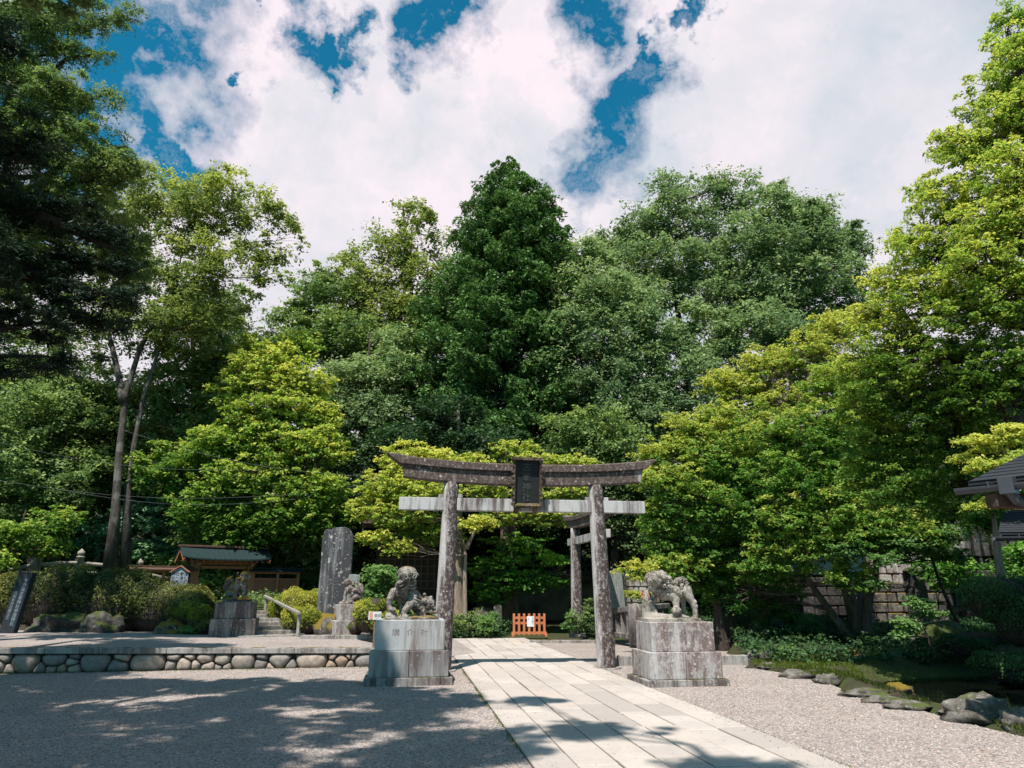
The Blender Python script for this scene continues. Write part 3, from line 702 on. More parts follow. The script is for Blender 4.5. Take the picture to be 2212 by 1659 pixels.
for i in range(26):                                                                                                # flame ridges of the flank
    f = rl.random(); g = rl.random(); x0, y0_ = 560+f*90, 520+f*150+g*60; L = rl.uniform(60, 120); a = math.radians(38+rl.uniform(-14, 22))
    d0 = -.02-.10*(1-abs(f-.5)); x1, y1_ = x0+math.cos(a)*L, y0_+math.sin(a)*L-15
    DET.tube([Lp(x0-30, y0_-45, d0+.02), Lp(x0, y0_, d0-.04), Lp((x0+x1)/2, (y0_+y1_)/2-5, d0-.05), Lp(x1, y1_, d0-.01)], [.020, .026, .022, .008], 7)
for i in range(9):
    x = 590+i*17; m1.tube([Lp(x, 560+i*9, .05), Lp(x+8, 515+i*12+rl.uniform(-10, 10), .03)], [.024, .006], 6)
m1.ellip(Lp(770, 668, -.02), (.125, .12, .115), n=20, m=12); m1.ellip(Lp(775, 735, 0), (.15, .14, .09))              # cub
m1.ellip(Lp(720, 565, .0), (.032,)*3); m1.ellip(Lp(745, 610, -.05), (.05, .05, .045)); m1.ellip(Lp(800, 600, -.04), (.04, .04, .035))
for q in ((745, 650, .045), (800, 655, .05), (770, 700, .04), (820, 690, .03), (715, 640, .035)): spiral(m1, Lp(q[0], q[1], -.14), q[2], tw=.014, flip=rl.choice((-1, 1)))
limb(m1, [Lp(735, 715, -.08), Lp(705, 760, -.14), Lp(735, 820, -.15)], [.05, .042, .04]); paw(m1, Lp(742, 832, -.18), .038)
limb(m1, [Lp(770, 745, -.1), Lp(815, 775, -.13), Lp(862, 765, -.12)], [.048, .036, .03]); paw(m1, Lp(868, 768, -.13), .033, .6)
limb(m1, [Lp(690, 730, -.05), Lp(690, 790, -.1)], [.035, .03])
for i in range(36):
    a = rl.random()*3.1; b_ = rl.random(); c_ = Lp(700+rl.random()*60, 600+rl.random()*170, -.09-.04*rl.random()); m1.ellip(c_, (.02+.016*b_,)*3, n=8, m=6)
topA = Vector(PA.location)+Vector((0, 0, zA))
M_lionA = lion_mat('lion_stone_grey', light=(.36, .33, .285), dark=(.085, .06, .055), moss=.22, amount=.55, mosscol=(.30, .20, .05))
L1 = statue('stone_lion', 'crouching stone lion with a cub, round smooth head turned to the viewer', m1, M_lionA, topA-Vector((0, 0, .012)), ROT, .009, .007)
# --- prowling lion on the right
def Rp(x, y, d=0): return ((x-607)/690, d, (830-y)/690)
DET = MB(); m2_ = MB(); rl = random.Random(9)
m2_.box((-.02, .02, .03), (1.02, .60, .08))
limb(m2_, [Rp(310, 800), Rp(292, 700), Rp(290, 600, -.02), Rp(295, 530, -.02), Rp(300, 468, -.02)], [.12, .085, .078, .07, .05]); 
limb(m2_, [Rp(330, 790), Rp(430, 775, -.05), Rp(540, 785, -.05), Rp(640, 790, -.03), Rp(760, 775), Rp(840, 800)], [.12, .085, .08, .075, .06, .06])
m2_.ellip(Rp(600, 810), (.5, .26, .06), nz=.3, sd=4)
limb(m2_, [Rp(400, 720, -.02), Rp(350, 600, -.02)], [.05, .05])
m2_.ellip(Rp(425, 305, -.05), (.205, .19, .150), n=24, m=16); m2_.ellip(Rp(520, 330, .02), (.19, .2, .15)); m2_.ellip(Rp(590, 370, .06), (.16, .18, .14))
m2_.ellip(Rp(352, 362, -.10), (.085, .09, .060)); m2_.ellip(Rp(328, 352, -.14), (.04, .035, .03)); m2_.ellip(Rp(420, 360, -.17), (.10, .06, .040)); m2_.ellip(Rp(370, 405, -.09), (.095, .09, .035))
m2_.ellip(Rp(380, 440, -.07), (.09, .085, .035))
limb(m2_, [Rp(455, 430, 0), Rp(540, 480, .02), Rp(640, 480, .05)], [.13, .135, .13])
limb(m2_, [Rp(560, 440, .08), Rp(660, 420, .12), Rp(770, 420, .12), Rp(820, 450, .1)], [.14, .13, .125, .12])
limb(m2_, [Rp(640, 500, -.05), Rp(672, 560, -.08), Rp(672, 630, -.10), Rp(665, 690, -.11)], [.115, .085, .06, .06]); paw(m2_, Rp(650, 690, -.17), .088, -.4); m2_.ellip(Rp(660, 760, -.12), (.11, .11, .09))
limb(m2_, [Rp(440, 560, .16), Rp(400, 590, .15), Rp(360, 620, .1)], [.07, .05, .05])
limb(m2_, [Rp(830, 450, -.02), Rp(865, 530, -.06), Rp(905, 600, -.07), Rp(925, 690, -.08), Rp(925, 780, -.08)], [.13, .085, .06, .048, .05]); paw(m2_, Rp(890, 790, -.14), .068, -.4)
m2_.ellip(Rp(935, 640, -.09), (.045, .045, .045)); m2_.ellip(Rp(925, 590, -.1), (.04, .04, .05))
limb(m2_, [Rp(800, 480, .2), Rp(848, 590, .19), Rp(846, 680, .18), Rp(845, 760, .17)], [.08, .05, .035, .045])
m2_.ellip(Rp(785, 345, .06), (.125, .13, .105), n=20, m=12)
for q in ((750, 320, .045), (810, 325, .05), (785, 300, .04), (840, 350, .035), (770, 380, .04), (825, 395, .04)): spiral(m2_, Rp(q[0], q[1], -.06), q[2], tw=.016, flip=rl.choice((-1, 1)))
for i in range(90):                                                                                               # curly mane
    a = rl.uniform(-.2, 3.5); rr = rl.uniform(.3, 1.0); x = 430+math.cos(a)*150*rr; y = 290-math.sin(a)*95*rr
    dd = -.05-.19*math.sqrt(max(0, 1-rr*rr)); m2_.ellip(Rp(x, y, dd), (.030+.014*rl.random(),)*3, n=8, m=6)
for i, (x, y) in enumerate([(300, 330), (330, 300), (380, 318), (440, 325), (500, 305), (545, 340), (585, 300), (620, 345), (560, 395), (610, 410), (500, 385)]):
    spiral(m2_, Rp(x, y, -.20+.0004*(x-400)), .048, tw=.021, lift=.05, flip=(-1)**i)
for i in range(16):
    x = 520+i*12; m2_.tube([Rp(x, 330+i*5, -.13), Rp(x+30, 400+i*6, -.15), Rp(x+50, 450+i*5, -.12)], [.024, .030, .012], 7)
for i in range(14):
    x = 730+rl.uniform(-20, 110); y = 430+rl.uniform(-20, 90); DET.tube([Rp(x, y, -.06), Rp(x+25, y-40, -.10), Rp(x+60, y-60, -.05)], [.016, .028, .012], 7)
m2_.tube([Rp(520, 470, -.10), Rp(560, 495, -.13), Rp(610, 480, -.12)], [.02, .022, .02], 8); m2_.tube([Rp(510, 500, -.09), Rp(555, 522, -.11), Rp(600, 510, -.11)], [.016, .018, .016], 8)
topB = Vector(PB.location)+Vector((0, 0, zB))
L2 = statue('stone_lion', 'curly-maned stone lion prowling with open mouth above a hollowed rock', m2_, lion_mat('lion_stone_warm', light=(.42, .37, .32), dark=(.13, .105, .085), amount=.42, spots=.4, moss=.12, mosscol=(.16, .14, .08)), topB-Vector((0, 0, .012))-side*.05, ROT, .0115, .009)
# --- two small seated lions
def seated(s=1, seed=1):
    global DET; DET = MB()
    m = MB(); q = random.Random(seed); X = lambda x: x*s
    m.box((0, 0, .03), (.66, .42, .08)); m.ellip((0, 0, .07), (.34, .22, .05), nz=.3, sd=seed)
    limb(m, [(X(.16), .02, .20), (X(.10), 0, .34), (X(-.06), -.02, .50)], [.15, .145, .125])
    m.ellip((X(.20), .02, .20), (.13, .17, .14)); m.ellip((X(-.12), -.04, .64), (.125, .13, .125), n=18, m=12)
    m.ellip((X(-.22), -.05, .61), (.07, .08, .05)); m.ellip((X(-.20), -.05, .555), (.065, .07, .026)); m.ellip((X(-.275), -.05, .63), (.025,)*3)
    m.ellip((X(-.20), -.12, .665), (.03,)*3)
    for dy in (-.10, .09): limb(m, [(X(-.11), dy, .44), (X(-.17), dy, .26), (X(-.15), dy, .11)], [.075, .052, .05]); paw(m, (X(-.19), dy-.02, .105), .055, -.5*s)
    for dy in (-.15, .15): limb(m, [(X(.16), dy, .22), (X(.05), dy, .16), (X(.08), dy, .10)], [.09, .055, .045]); paw(m, (X(.02), dy-.02, .095), .05, -.4*s)
    limb(m, [(X(.27), 0, .22), (X(.31), 0, .38), (X(.27), 0, .54), (X(.20), 0, .62)], [.05, .085, .085, .035])
    for i in range(60):
        a = q.uniform(0, 6.28); f = q.random(); z = .42+.30*f; rr = .135
        m.ellip((X(-.05+math.cos(a)*rr), -.02+math.sin(a)*rr, z), (.028,)*3, n=8, m=6)
    for i in range(8): spiral(m, (X(q.uniform(-.12, .30)), -.15+q.uniform(-.02, .01), q.uniform(.2, .68)), .04, tw=.016)
    return m
tc_ = Vector(PC_.location)+Vector((0, 0, zC-.012)); td_ = Vector(PD_.location)+Vector((0, 0, zD-.012))
m3 = seated(-1, 3)
L3 = statue('stone_lion', 'small dark lion capped with orange moss beside the left steps', m3, lion_mat('lion_stone_mossy', light=(.25, .23, .215), dark=(.06, .05, .045), moss=.85, spots=.5, mosscol=(.30, .18, .015)), tc_, R(8), .013, .012, 1.08)
m4 = seated(1, 8)
L4 = statue('stone_lion', 'small seated pinkish lion in front of the tall carved slab', m4, lion_mat('lion_stone_pink', light=(.36, .31, .28), dark=(.11, .08, .07), moss=.25, spots=.4, mosscol=(.22, .17, .05)), td_, R(12), .013, .010, .95)

# ================================================================== ORANGE BARRIER WITH NOTICE
M_orange = plain_mat('orange_paint', (.56, .20, .09), (.46, .15, .065), 6, .55, .1)
b0 = G(1143, 1375, .02); fe = empty('barrier_fence', (b0.x, b0.y, .02), ROT*.6, 'low orange wooden barrier closing the end of the path', 'barrier')
for z_ in (.12, .46, .64): mb = MB(); mb.box((0, 0, z_), (1.28 if z_ < .2 else 1.18, .05 if z_ > .2 else .09, .085)); mb.build('rail', M_orange, fe, bevel=.006)
for i in range(7): mb = MB(); mb.box((-.555+i*.185, -.045, .42), (.085, .035, .74)); mb.build('slat', M_orange, fe, bevel=.006)
for s in (-1, 1): mb = MB(); mb.box((s*.6, 0, .045), (.09, .36, .09)); mb.build('foot', M_orange, fe, bevel=.006)
M_white = plain_mat('white_sheet', (.78, .79, .84), (.70, .71, .76), 5, .5, .05)
nt = empty('notice_sheet', (b0.x, b0.y, .02), ROT*.6, 'white paper notice fixed to the orange barrier', 'notice')
mb = MB(); mb.box((.045, -.071, .52), (.25, .008, .36)); mb.build('sheet', M_white, nt)
text_part('writing', '立\n入\n禁\n止', .062, M_ink2, nt, (.125, -.0765, .54), extrude=.0008); M_grey_ink = plain_mat('grey_ink', (.3, .3, .36))
text_part('writing', 'ご\n参\n拝', .03, M_grey_ink, nt, (-.02, -.0765, .60), extrude=.0008)

# white and red sign behind the left lion
sg = P(810, 1330, 14.6); sgn = empty('notice_board', (sg.x, sg.y, 0), ROT, 'small white board with a red panel on a thin stake beside the left lion', 'sign')
mb = MB(); mb.box((0, 0, sg.z/2-.05), (.035, .035, sg.z)); mb.build('stake', plain_mat('stake_wood', (.20, .17, .14)), sgn)
mb = MB(); mb.box((0, -.03, sg.z+.0), (.255, .012, .155)); mb.build('board', plain_mat('board_white', (.80, .78, .76)), sgn, bevel=.002)
mb = MB(); mb.box((-.075, -.038, sg.z), (.06, .005, .13)); mb.build('red_panel', plain_mat('red_print', (.62, .20, .17), (.7, .35, .3), 60), sgn)
text_part('writing', '参拝', .07, M_grey_ink, sgn, (.055, -.0375, sg.z), extrude=.001)

# ================================================================== TALL SLABS
def slab(name, label, cat, px, py, D, wpx, hpx, depth, mat, rz=0, lean=0, seed=1, top=None, group=None):
    p = P(px, py, D); s = mpp(px, py-hpx/2, D); W, H = wpx*s, hpx*s*1.02
    outline = top or [(-.46, 0), (-.5, .2), (-.47, .55), (-.49, .85), (-.42, .965), (-.27, .975), (-.24, .955), (-.18, .985), (.22, 1.0), (.36, .975), (.5, .90), (.49, .6), (.5, .3), (.48, 0)]
    mb = MB(); q = random.Random(seed); n = len(outline); fv = []
    for dy in (-depth/2, depth/2):
        for (a, b_) in outline: fv.append((a*W, dy+q.uniform(-.01, .01), b_*H-(.1 if b_ == 0 else 0)))
    mb.add(fv, [tuple(range(n))] + [tuple(range(2*n-1, n-1, -1))] + [(i, i+n, (i+1) % n+n, (i+1) % n) for i in range(n)])
    e = mb.build(name, mat, bevel=.02, loc=p, rz=rz); e.rotation_euler = (0, lean, rz); return tag(e, label, cat, group), p, W, H
M_slab = stone_mat('slab_stone', (.33, .335, .34), (.055, .055, .06), .72, .55, .12, (.1, .1, .05), True, .5)
M_slabg = stone_mat('slab_green', (.27, .29, .275), (.11, .125, .115), .35, .1, .15, (.1, .15, .08), True, 1.2)
sl = empty('stone_monument', (0, 0, 0), 0, 'tall upright dark grey inscribed stone slab behind the small lion', 'monument')
o_, p_, W_, H_ = slab('slab', None, None, 718, 1335, 22, 67, 186, .28, M_slab, rz=R(8), seed=3)
sl.location = p_; sl.rotation_euler = (0, 0, R(8)); o_.parent = sl; o_.location = (0, 0, 0); o_.rotation_euler = (0, 0, 0)
for k in ('label', 'category'): 
    if k in o_: del o_[k]
for i, ch in enumerate('神社三'): text_part('carving', ch, .27, M_ink, sl, (.06, -.141, 1.9-i*.42), extrude=.004)
mb = MB(); mb.box((0, 0, -.1), (1.35, .8, .28)); mb.build('base', M_rock_moss, sl, bevel=.05)
slab('stone_slab', 'narrow greenish stone slab standing behind the small seated lion', 'stone slab', 757, 1330, 21.6, 26, 84, .14, M_slabg, R(8), R(2), 5, [(-.5, 0), (-.45, .96), (-.3, 1), (.4, .99), (.5, .95), (.42, 0)])
slab('stone_slab', 'grey-green upright slab behind the stone balustrade, right of the gate pillar', 'stone slab', 1337, 1352, 23.6, 32, 114, .16, M_slabg, R(14), R(-2), 7, [(-.45, 0), (-.5, .5), (-.46, .97), (.1, 1), (.46, .94), (.47, .6), (.5, .3), (.5, 0)])
slab('stone_marker', 'short dim stone marker at the foot of the dark twin trunks', 'stone marker', 1075, 1345, 27.5, 18, 36, .2, M_rock_dark, R(4), 0, 8)
# leaning dark signpost with white characters
M_dark = plain_mat('dark_post', (.030, .038, .045), (.016, .02, .025), 10, .6)
sp = P(16, 1372, 20.1); s_ = mpp(20, 1300, 20.1)
spe = empty('inscribed_post', sp, R(5), 'dark leaning post with white characters at the left edge', 'signpost'); spe.rotation_euler = (0, R(7.5), R(5))
mb = MB(); mb.box((0, 0, 66*s_), (29*s_, .22, 128*s_)); mb.build('post', M_dark, spe, bevel=.01)
mb = MB(); mb.box((0, 0, 130*s_), (31*s_, .24, .04)); mb.build('cap', M_dark, spe, bevel=.01)
M_pale = plain_mat('white_letters', (.30, .36, .40), (.2, .25, .3), 30)
text_part('writing', '\n'.join('下野国古峯神社参道碑石'), .115, M_pale, spe, (.075, -.113, 68*s_), extrude=.002).data
text_part('writing', '\n'.join('昭和年月日建立之'), .095, M_pale, spe, (-.09, -.113, 60*s_), extrude=.002)

# ================================================================== WOODEN GATE WITH SIDE FENCES
M_wood = plain_mat('gate_wood', (.44, .175, .095), (.30, .115, .065), 5, .7, .2, (6, 6, .6))
M_board = plain_mat('board_wood', (.34, .135, .085), (.22, .085, .055), 6, .75, .25, (9, 9, .5))
M_roofg = plain_mat('green_copper', (.015, .034, .036), (.010, .022, .024), 4, .7, .1, (8, 1, 1))
M_thatch = plain_mat('bark_edge', (.13, .075, .05), (.07, .04, .03), 14, .9)
gD = 27.2; g0 = P(474, 1308, gD); gate = empty('wooden_gate', g0, R(34), 'roofed wooden gate with plank side fences behind the left hedge', 'gate')
gate.scale = (.93, .93, .87); hw = 1.04
for s in (-1, 1):
    mb = MB(); mb.box((s*hw, 0, .93), (.20, .20, 1.9)); mb.build('post', M_wood, gate, bevel=.01)
    mb = MB(); mb.box((s*hw, .7, .8), (.14, .14, 1.6)); mb.build('post', M_wood, gate, bevel=.01)
mb = MB(); mb.box((0, 0, 1.80), (2.5, .16, .18)); mb.box((0, 0, 1.60), (1.76, .10, .12)); mb.box((-hw, .35, 1.72), (.12, 1.5, .14)); mb.box((hw, .35, 1.72), (.12, 1.5, .14)); mb.build('beam', M_wood, gate, bevel=.008)
def gable_roof(parent, xl_, xr_, ze, zr, half, yc, mats, n=10):
    r_ = MB()
    for s in (-1, 1):
        V = []
        for i in range(n+1):
            x = xl_+(xr_-xl_)*i/n; lift = .10*abs(2*i/n-1)**3
            V += [(x, yc+s*half, ze+lift), (x, yc, zr+lift*.5), (x, yc, zr-.06+lift*.5), (x, yc+s*half, ze-.06+lift)]
        Fc = []
        for i in range(n):
            for j in range(4): Fc.append((i*4+j, i*4+(j+1) % 4, i*4+4+(j+1) % 4, i*4+4+j))
        Fc += [(0, 1, 2, 3), (n*4+3, n*4+2, n*4+1, n*4)]; r_.add(V, Fc)
        for i in range(1, 17):
            x = xl_+(xr_-xl_)*i/17; r_.bar((x, yc+s*half, ze+.012), (x, yc, zr+.012), .025, .02)
    r_.build('roof', mats[0], parent)
    rg = MB(); rg.box(((xl_+xr_)/2, yc, zr+.05), (xr_-xl_+.1, .26, .10)); rg.build('ridge', mats[1], parent, bevel=.02)
    rf = MB()
    for i in range(15):
        x = xl_+.12+(xr_-xl_-.24)*i/14
        for s in (-1, 1): rf.bar((x, yc+s*(half-.04), ze-.10), (x, yc, zr-.11), .05, .06)
    for x in (xl_+.05, xr_-.05):
        for s in (-1, 1): rf.bar((x, yc+s*half, ze-.08), (x, yc, zr-.07), .05, .14)
    rf.build('rafters', M_wood, parent)
gable_roof(gate, -1.72, 1.72, 1.93, 2.44, .98, .30, (M_roofg, M_thatch))
for s, xa, xb, nm in ((-1, -3.3, -hw-.1, 'f'), (1, hw+.1, 3.1, 'g')):
    fb = MB(); nb = int(abs(xb-xa)/.15)
    for i in range(nb): fb.box((xa+(i+.5)*(xb-xa)/nb, 0, .45), ((xb-xa)/nb-.008, .03, 1.3), tint=random.random())
    fb.build('plank_panel', M_board, gate, bevel=.004)
    fr = MB()
    for x in ((xa, (xa+xb)/2, xb-.05) if s < 0 else (xa+.05, (xa+xb)/2+.1, xb)): fr.box((x, -.02, .62), (.11, .12, 1.75))
    fr.box(((xa+xb)/2, -.02, 1.12), (xb-xa, .08, .07)); fr.box(((xa+xb)/2, -.02, 1.40), (xb-xa, .10, .09)); fr.build('fence_frame', M_wood, gate, bevel=.006)
    rr = MB()
    for q in (-1, 1): rr.add([(xa-.15, q*.24, 1.48), (xb+.15, q*.24, 1.48), (xb+.15, 0, 1.58), (xa-.15, 0, 1.58), (xa-.15, q*.24, 1.44), (xb+.15, q*.24, 1.44), (xb+.15, 0, 1.53), (xa-.15, 0, 1.53)], [(0, 1, 2, 3), (4, 7, 6, 5), (0, 4, 5, 1), (1, 5, 6, 2), (0, 3, 7, 4)])
    rr.box(((xa+xb)/2, 0, 1.60), (xb-xa+.34, .14, .07)); rr.build('fence_roof', M_roofg if s > 0 else M_thatch, gate)
mb = MB(); mb.box((1.04+.55, -.03, .50), (.95, .045, 1.35)); mb.build('door_leaf', M_board, gate, bevel=.008)
# grey notice board shaped like a little house
nb_ = P(381, 1296, 25.6); s_ = mpp(381, 1250, 25.6)
nbe = empty('house_shaped_board', nb_, R(12), 'grey gabled notice board with dark writing on the left plank fence', 'notice board')
w2 = 17*s_
mb = MB(); mb.add([(-w2, 0, 30*s_), (w2, 0, 30*s_), (w2, 0, 58*s_), (0, 0, 69*s_), (-w2, 0, 58*s_)]+[(-w2, .04, 30*s_), (w2, .04, 30*s_), (w2, .04, 58*s_), (0, .04, 69*s_), (-w2, .04, 58*s_)], [(0, 1, 2, 3, 4), (9, 8, 7, 6, 5)]+[(i, i+5, (i+1) % 5+5, (i+1) % 5) for i in range(5)])
mb.build('board', plain_mat('board_grey', (.33, .36, .42), (.25, .27, .31), 9), nbe)
mb = MB(); mb.bar((-w2-.05, 0, 57*s_), (0, 0, 71*s_), .12, .03); mb.bar((w2+.05, 0, 57*s_), (0, 0, 71*s_), .12, .03); mb.build('board_roof', M_wood, nbe)
mb = MB(); mb.box((0, .05, 15*s_), (.09, .07, 60*s_)); mb.build('post', M_wood, nbe)
text_part('writing', '神社参道\n右へ進む\n御案内所', .14, M_ink2, nbe, (0, -.004, 45*s_), extrude=.001)

# ================================================================== STEPS AND HANDRAIL
s0, s1_ = P(588, 1375, 19.7), P(540, 1318, 23.0)
stp = empty('stone_steps', (s0.x, s0.y, 0), 0, 'flight of low stone steps climbing to the wooden gate', 'steps'); dS = (Vector((s1_.x, s1_.y, 0))-Vector((s0.x, s0.y, 0))); LS = dS.length; dS.normalize(); aS = math.atan2(dS.y, dS.x)-math.pi/2
n_st = 7
for i in range(n_st):
    z = .36+(1.0-.36)*(i+1)/n_st; c_ = dS*(LS*(i+.5)/n_st)
    mb = MB(); mb.box((c_.x, c_.y, z-.11), (1.75, LS/n_st+.06, .22), aS); mb.build('step', M_coping, stp, bevel=.012)
M_rail = plain_mat('rail_wood', (.33, .30, .27), (.22, .20, .18), 10)
hr = empty('handrail', (0, 0, 0), 0, 'weathered grey wooden handrail beside the stone steps', 'handrail')
A_, B_ = P(643, 1372, 19.7), P(573, 1318, 23.0); A2 = P(643, 1326, 19.7); B2 = P(573, 1290, 23.0); hr.location = A_
for q, q2 in ((A_, A2), (B_, B2)): mb = MB(); mb.bar(Vector(q)-A_-Vector((0, 0, .1)), Vector((q.x, q.y, q2.z))-A_, .075, .075); mb.build('post', M_rail, hr, bevel=.006)
dd_ = (Vector((B2.x, B2.y, B2.z))-Vector((A2.x, A2.y, A2.z))).normalized()*.15
mb = MB(); mb.bar(Vector(A2)-dd_-A_+Vector((0, 0, .03)), Vector(B2)+dd_*.6-A_+Vector((0, 0, .03)), .08, .07); mb.build('rail', M_rail, hr, bevel=.008)

# ================================================================== WOODEN ARCHED BRIDGE RAILING (left, behind hedge)
M_bridge = stone_mat('bridge_stone', (.40, .36, .31), (.20, .165, .13), .35, .2, .1, scale=1.4)
bre = empty('bridge_railing', P(120, 1240, 27), 0, 'arched stone bridge railing with bulb-topped posts above the hedge', 'bridge railing'); o0_ = Vector(bre.location)
knots = [(-60, 1262, 25), (-10, 1240, 25.6), (40, 1226, 26.2), (80, 1220, 26.6), (125, 1217, 27.2), (172, 1216, 27.8), (235, 1222, 28.6), (300, 1236, 29.6), (360, 1250, 30)]
pts = [P(*k) - o0_ for k in knots]
mb = MB(); mb.tube(pts, [.075]*len(pts), 10); mb.build('handrail', M_bridge, bre, smooth=True)
mb = MB(); mb.tube([p-Vector((0, 0, .32)) for p in pts], [.05]*len(pts), 8); mb.build('lower_rail', M_bridge, bre, smooth=True)
for i in (0, 3, 5, 7):
    p = pts[i]; mb = MB()
    mb.lathe(p+Vector((0, 0, -.75)), [(.15, 0), (.135, .95), (.15, .96), (.15, 1.0), (.10, 1.01), (.10, 1.05), (.13, 1.08), (.14, 1.13), (.12, 1.19), (.05, 1.25), (.012, 1.30)], 16)
    mb.build('bulb_post', M_bridge, bre, smooth=True)
for i in (1, 2, 4, 6): mb = MB(); mb.box(pts[i]-Vector((0, 0, .35)), (.12, .12, .72)); mb.build('baluster', M_bridge, bre, bevel=.01)

# ================================================================== STONE BALUSTRADE right of the gate
bl = empty('stone_balustrade', P(1375, 1388, 21.5), 0, 'old stone balustrade with a rounded end post behind the right lion', 'balustrade'); q0 = Vector(bl.location)
pa, pb_, pc2 = P(1376, 1386, 21.5), P(1322, 1378, 23.2), P(1445, 1362, 24.5)
def wloc(v): return Vector(v)-q0
mb = MB(); mb.lathe(wloc(pa)-Vector((0, 0, .1)), [(.24, 0), (.235, .95), (.22, 1.06), (.16, 1.14), (.06, 1.18)], 14); mb.build('end_post', M_ped3, bl, smooth=True)
for X_ in (pb_, pc2):
    dv = (X_-pa); mb = MB(); mb.bar(wloc(pa)+Vector((0, 0, .93)), wloc(X_)+Vector((0, 0, .80)), .22, .16); mb.build('top_rail', M_ped3, bl, bevel=.02)
    mb = MB(); mb.bar(wloc(pa)+Vector((0, 0, .12)), wloc(X_)+Vector((0, 0, .12)), .24, .16); mb.build('bottom_rail', M_ped3, bl, bevel=.02)
    for k in (.28, .50, .72, .94): mb = MB(); c_ = wloc(pa.lerp(X_, k)); mb.box(c_+Vector((0, 0, .50)), (.16, .16, .72), top=.9); mb.build('baluster', M_ped3, bl, bevel=.015)
# ================================================================== RIGHT GARDEN: block walls, buildings, posts
M_block = stone_mat('wall_block', (.40, .36, .33), (.15, .11, .09), .45, .3, .35, (.24, .15, .02), False, .8, rough_bump=.8)
def block_wall(name, label, pxl, pxr, pyb, pyt, D, rz, rows, mat, bw=.42, thick=.5):
    a = P(pxl, pyb, D); b_ = P(pxr, pyb, D); H = (pyb-pyt)*mpp(pxl, (pyb+pyt)/2, D); W = (b_-a).length
    e = empty(name, (a+b_)/2, rz, label, 'stone wall'); q = random.Random(int(pxl)); hrow = H/rows
    body = MB(); body.box((0, .12, H/2-.1), (W-.1, thick, H+.1)); body.build('core', M_rock_dark, e)
    for r_ in range(rows):
        x = -W/2 - q.random()*bw*.5; mb = MB()
        while x < W/2:
            w_ = bw*q.uniform(.6, 1.3); xe = min(x+w_, W/2); xs_ = max(x, -W/2)
            if xe-xs_ > .08: mb.box(((xs_+xe)/2, -thick/2+.06-q.uniform(0, .07)-(.0 if r_ else 0), hrow*(r_+.5)), (xe-xs_-.025, .36, hrow-.03), rz=q.uniform(-.04, .04), rx=q.uniform(-.04, .04), top=q.uniform(.93, 1))
            x += w_
        mb.build('stone_course', mat, e, bevel=.03)
    return e
block_wall('block_wall', 'lower mossy orange-stained block wall behind the maple trunks', 1868, 2035, 1345, 1262, 23.5, R(-6), 4, M_rock_moss, .40)
block_wall('block_wall', 'upper pale squared block wall above the mossy one', 1880, 2030, 1264, 1196, 24.3, R(-6), 3, M_block, .36)
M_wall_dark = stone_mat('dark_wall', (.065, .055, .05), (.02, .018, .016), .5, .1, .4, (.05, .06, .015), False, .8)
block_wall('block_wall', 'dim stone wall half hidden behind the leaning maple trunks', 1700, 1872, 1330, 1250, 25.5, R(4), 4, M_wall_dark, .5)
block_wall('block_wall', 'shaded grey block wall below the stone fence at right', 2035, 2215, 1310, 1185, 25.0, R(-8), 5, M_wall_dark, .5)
block_wall('block_wall', 'purple-grey rubble wall above the balustrade right of the gate', 1352, 1420, 1320, 1238, 26.5, R(10), 5, M_block, .3)
def post(name, label, px, pyb, pyt, D, wpx, mat, cap=True, cat='stone post'):
    p = P(px, pyb, D); s = mpp(px, (pyb+pyt)/2, D); H = (pyb-pyt)*s; e = empty(name, p, R(10), label, cat)
    mb = MB(); mb.box((0, 0, H/2-.15), (wpx*s, wpx*s, H+.3), top=.94); mb.build('shaft', mat, e, bevel=.02)
    if cap: mb = MB(); mb.lathe((0, 0, H-.01), [(wpx*s*.62, 0), (wpx*s*.66, .05), (wpx*s*.5, .12), (wpx*s*.2, .17)], 12); mb.build('cap', mat, e)
    return e
post('stone_post', 'dark stubby stone post in front of the mossy block wall', 1987, 1325, 1240, 22, 32, M_rock_dark, True)
post('stone_post', 'tall pale stone post rising beside the dark roof corner', 2068, 1195, 1008, 24, 24, M_block, False)
# stone fence of close-set pillars
sf = empty('stone_fence', P(2090, 1195, 24.5), R(-6), 'grey fence of close-set stone pillars under the roof corner', 'stone fence')
for i in range(7): mb = MB(); mb.box((i*.30, 0, .55), (.19, .19, 1.3), top=.9); mb.build('pillar', M_rock_dark, sf, bevel=.015)
mb = MB(); mb.box((.9, 0, 1.28), (2.2, .24, .16)); mb.build('coping', M_ped3, sf, bevel=.02)
# red-brown railing high among the leaves
rdl = empty('red_railing', P(2040, 1062, 28), R(-10), 'faded red railing glimpsed through the leaves', 'railing')
M_red = plain_mat('faded_red', (.34, .11, .06), (.22, .07, .04), 8)
for z_ in (.0, .55): mb = MB(); mb.box((-.4, 0, z_), (3.4, .08, .09)); mb.build('rail', M_red, rdl)
for i in range(14): mb = MB(); mb.box((-2.0+i*.25, 0, .27), (.05, .05, .5)); mb.build('baluster', M_red, rdl)
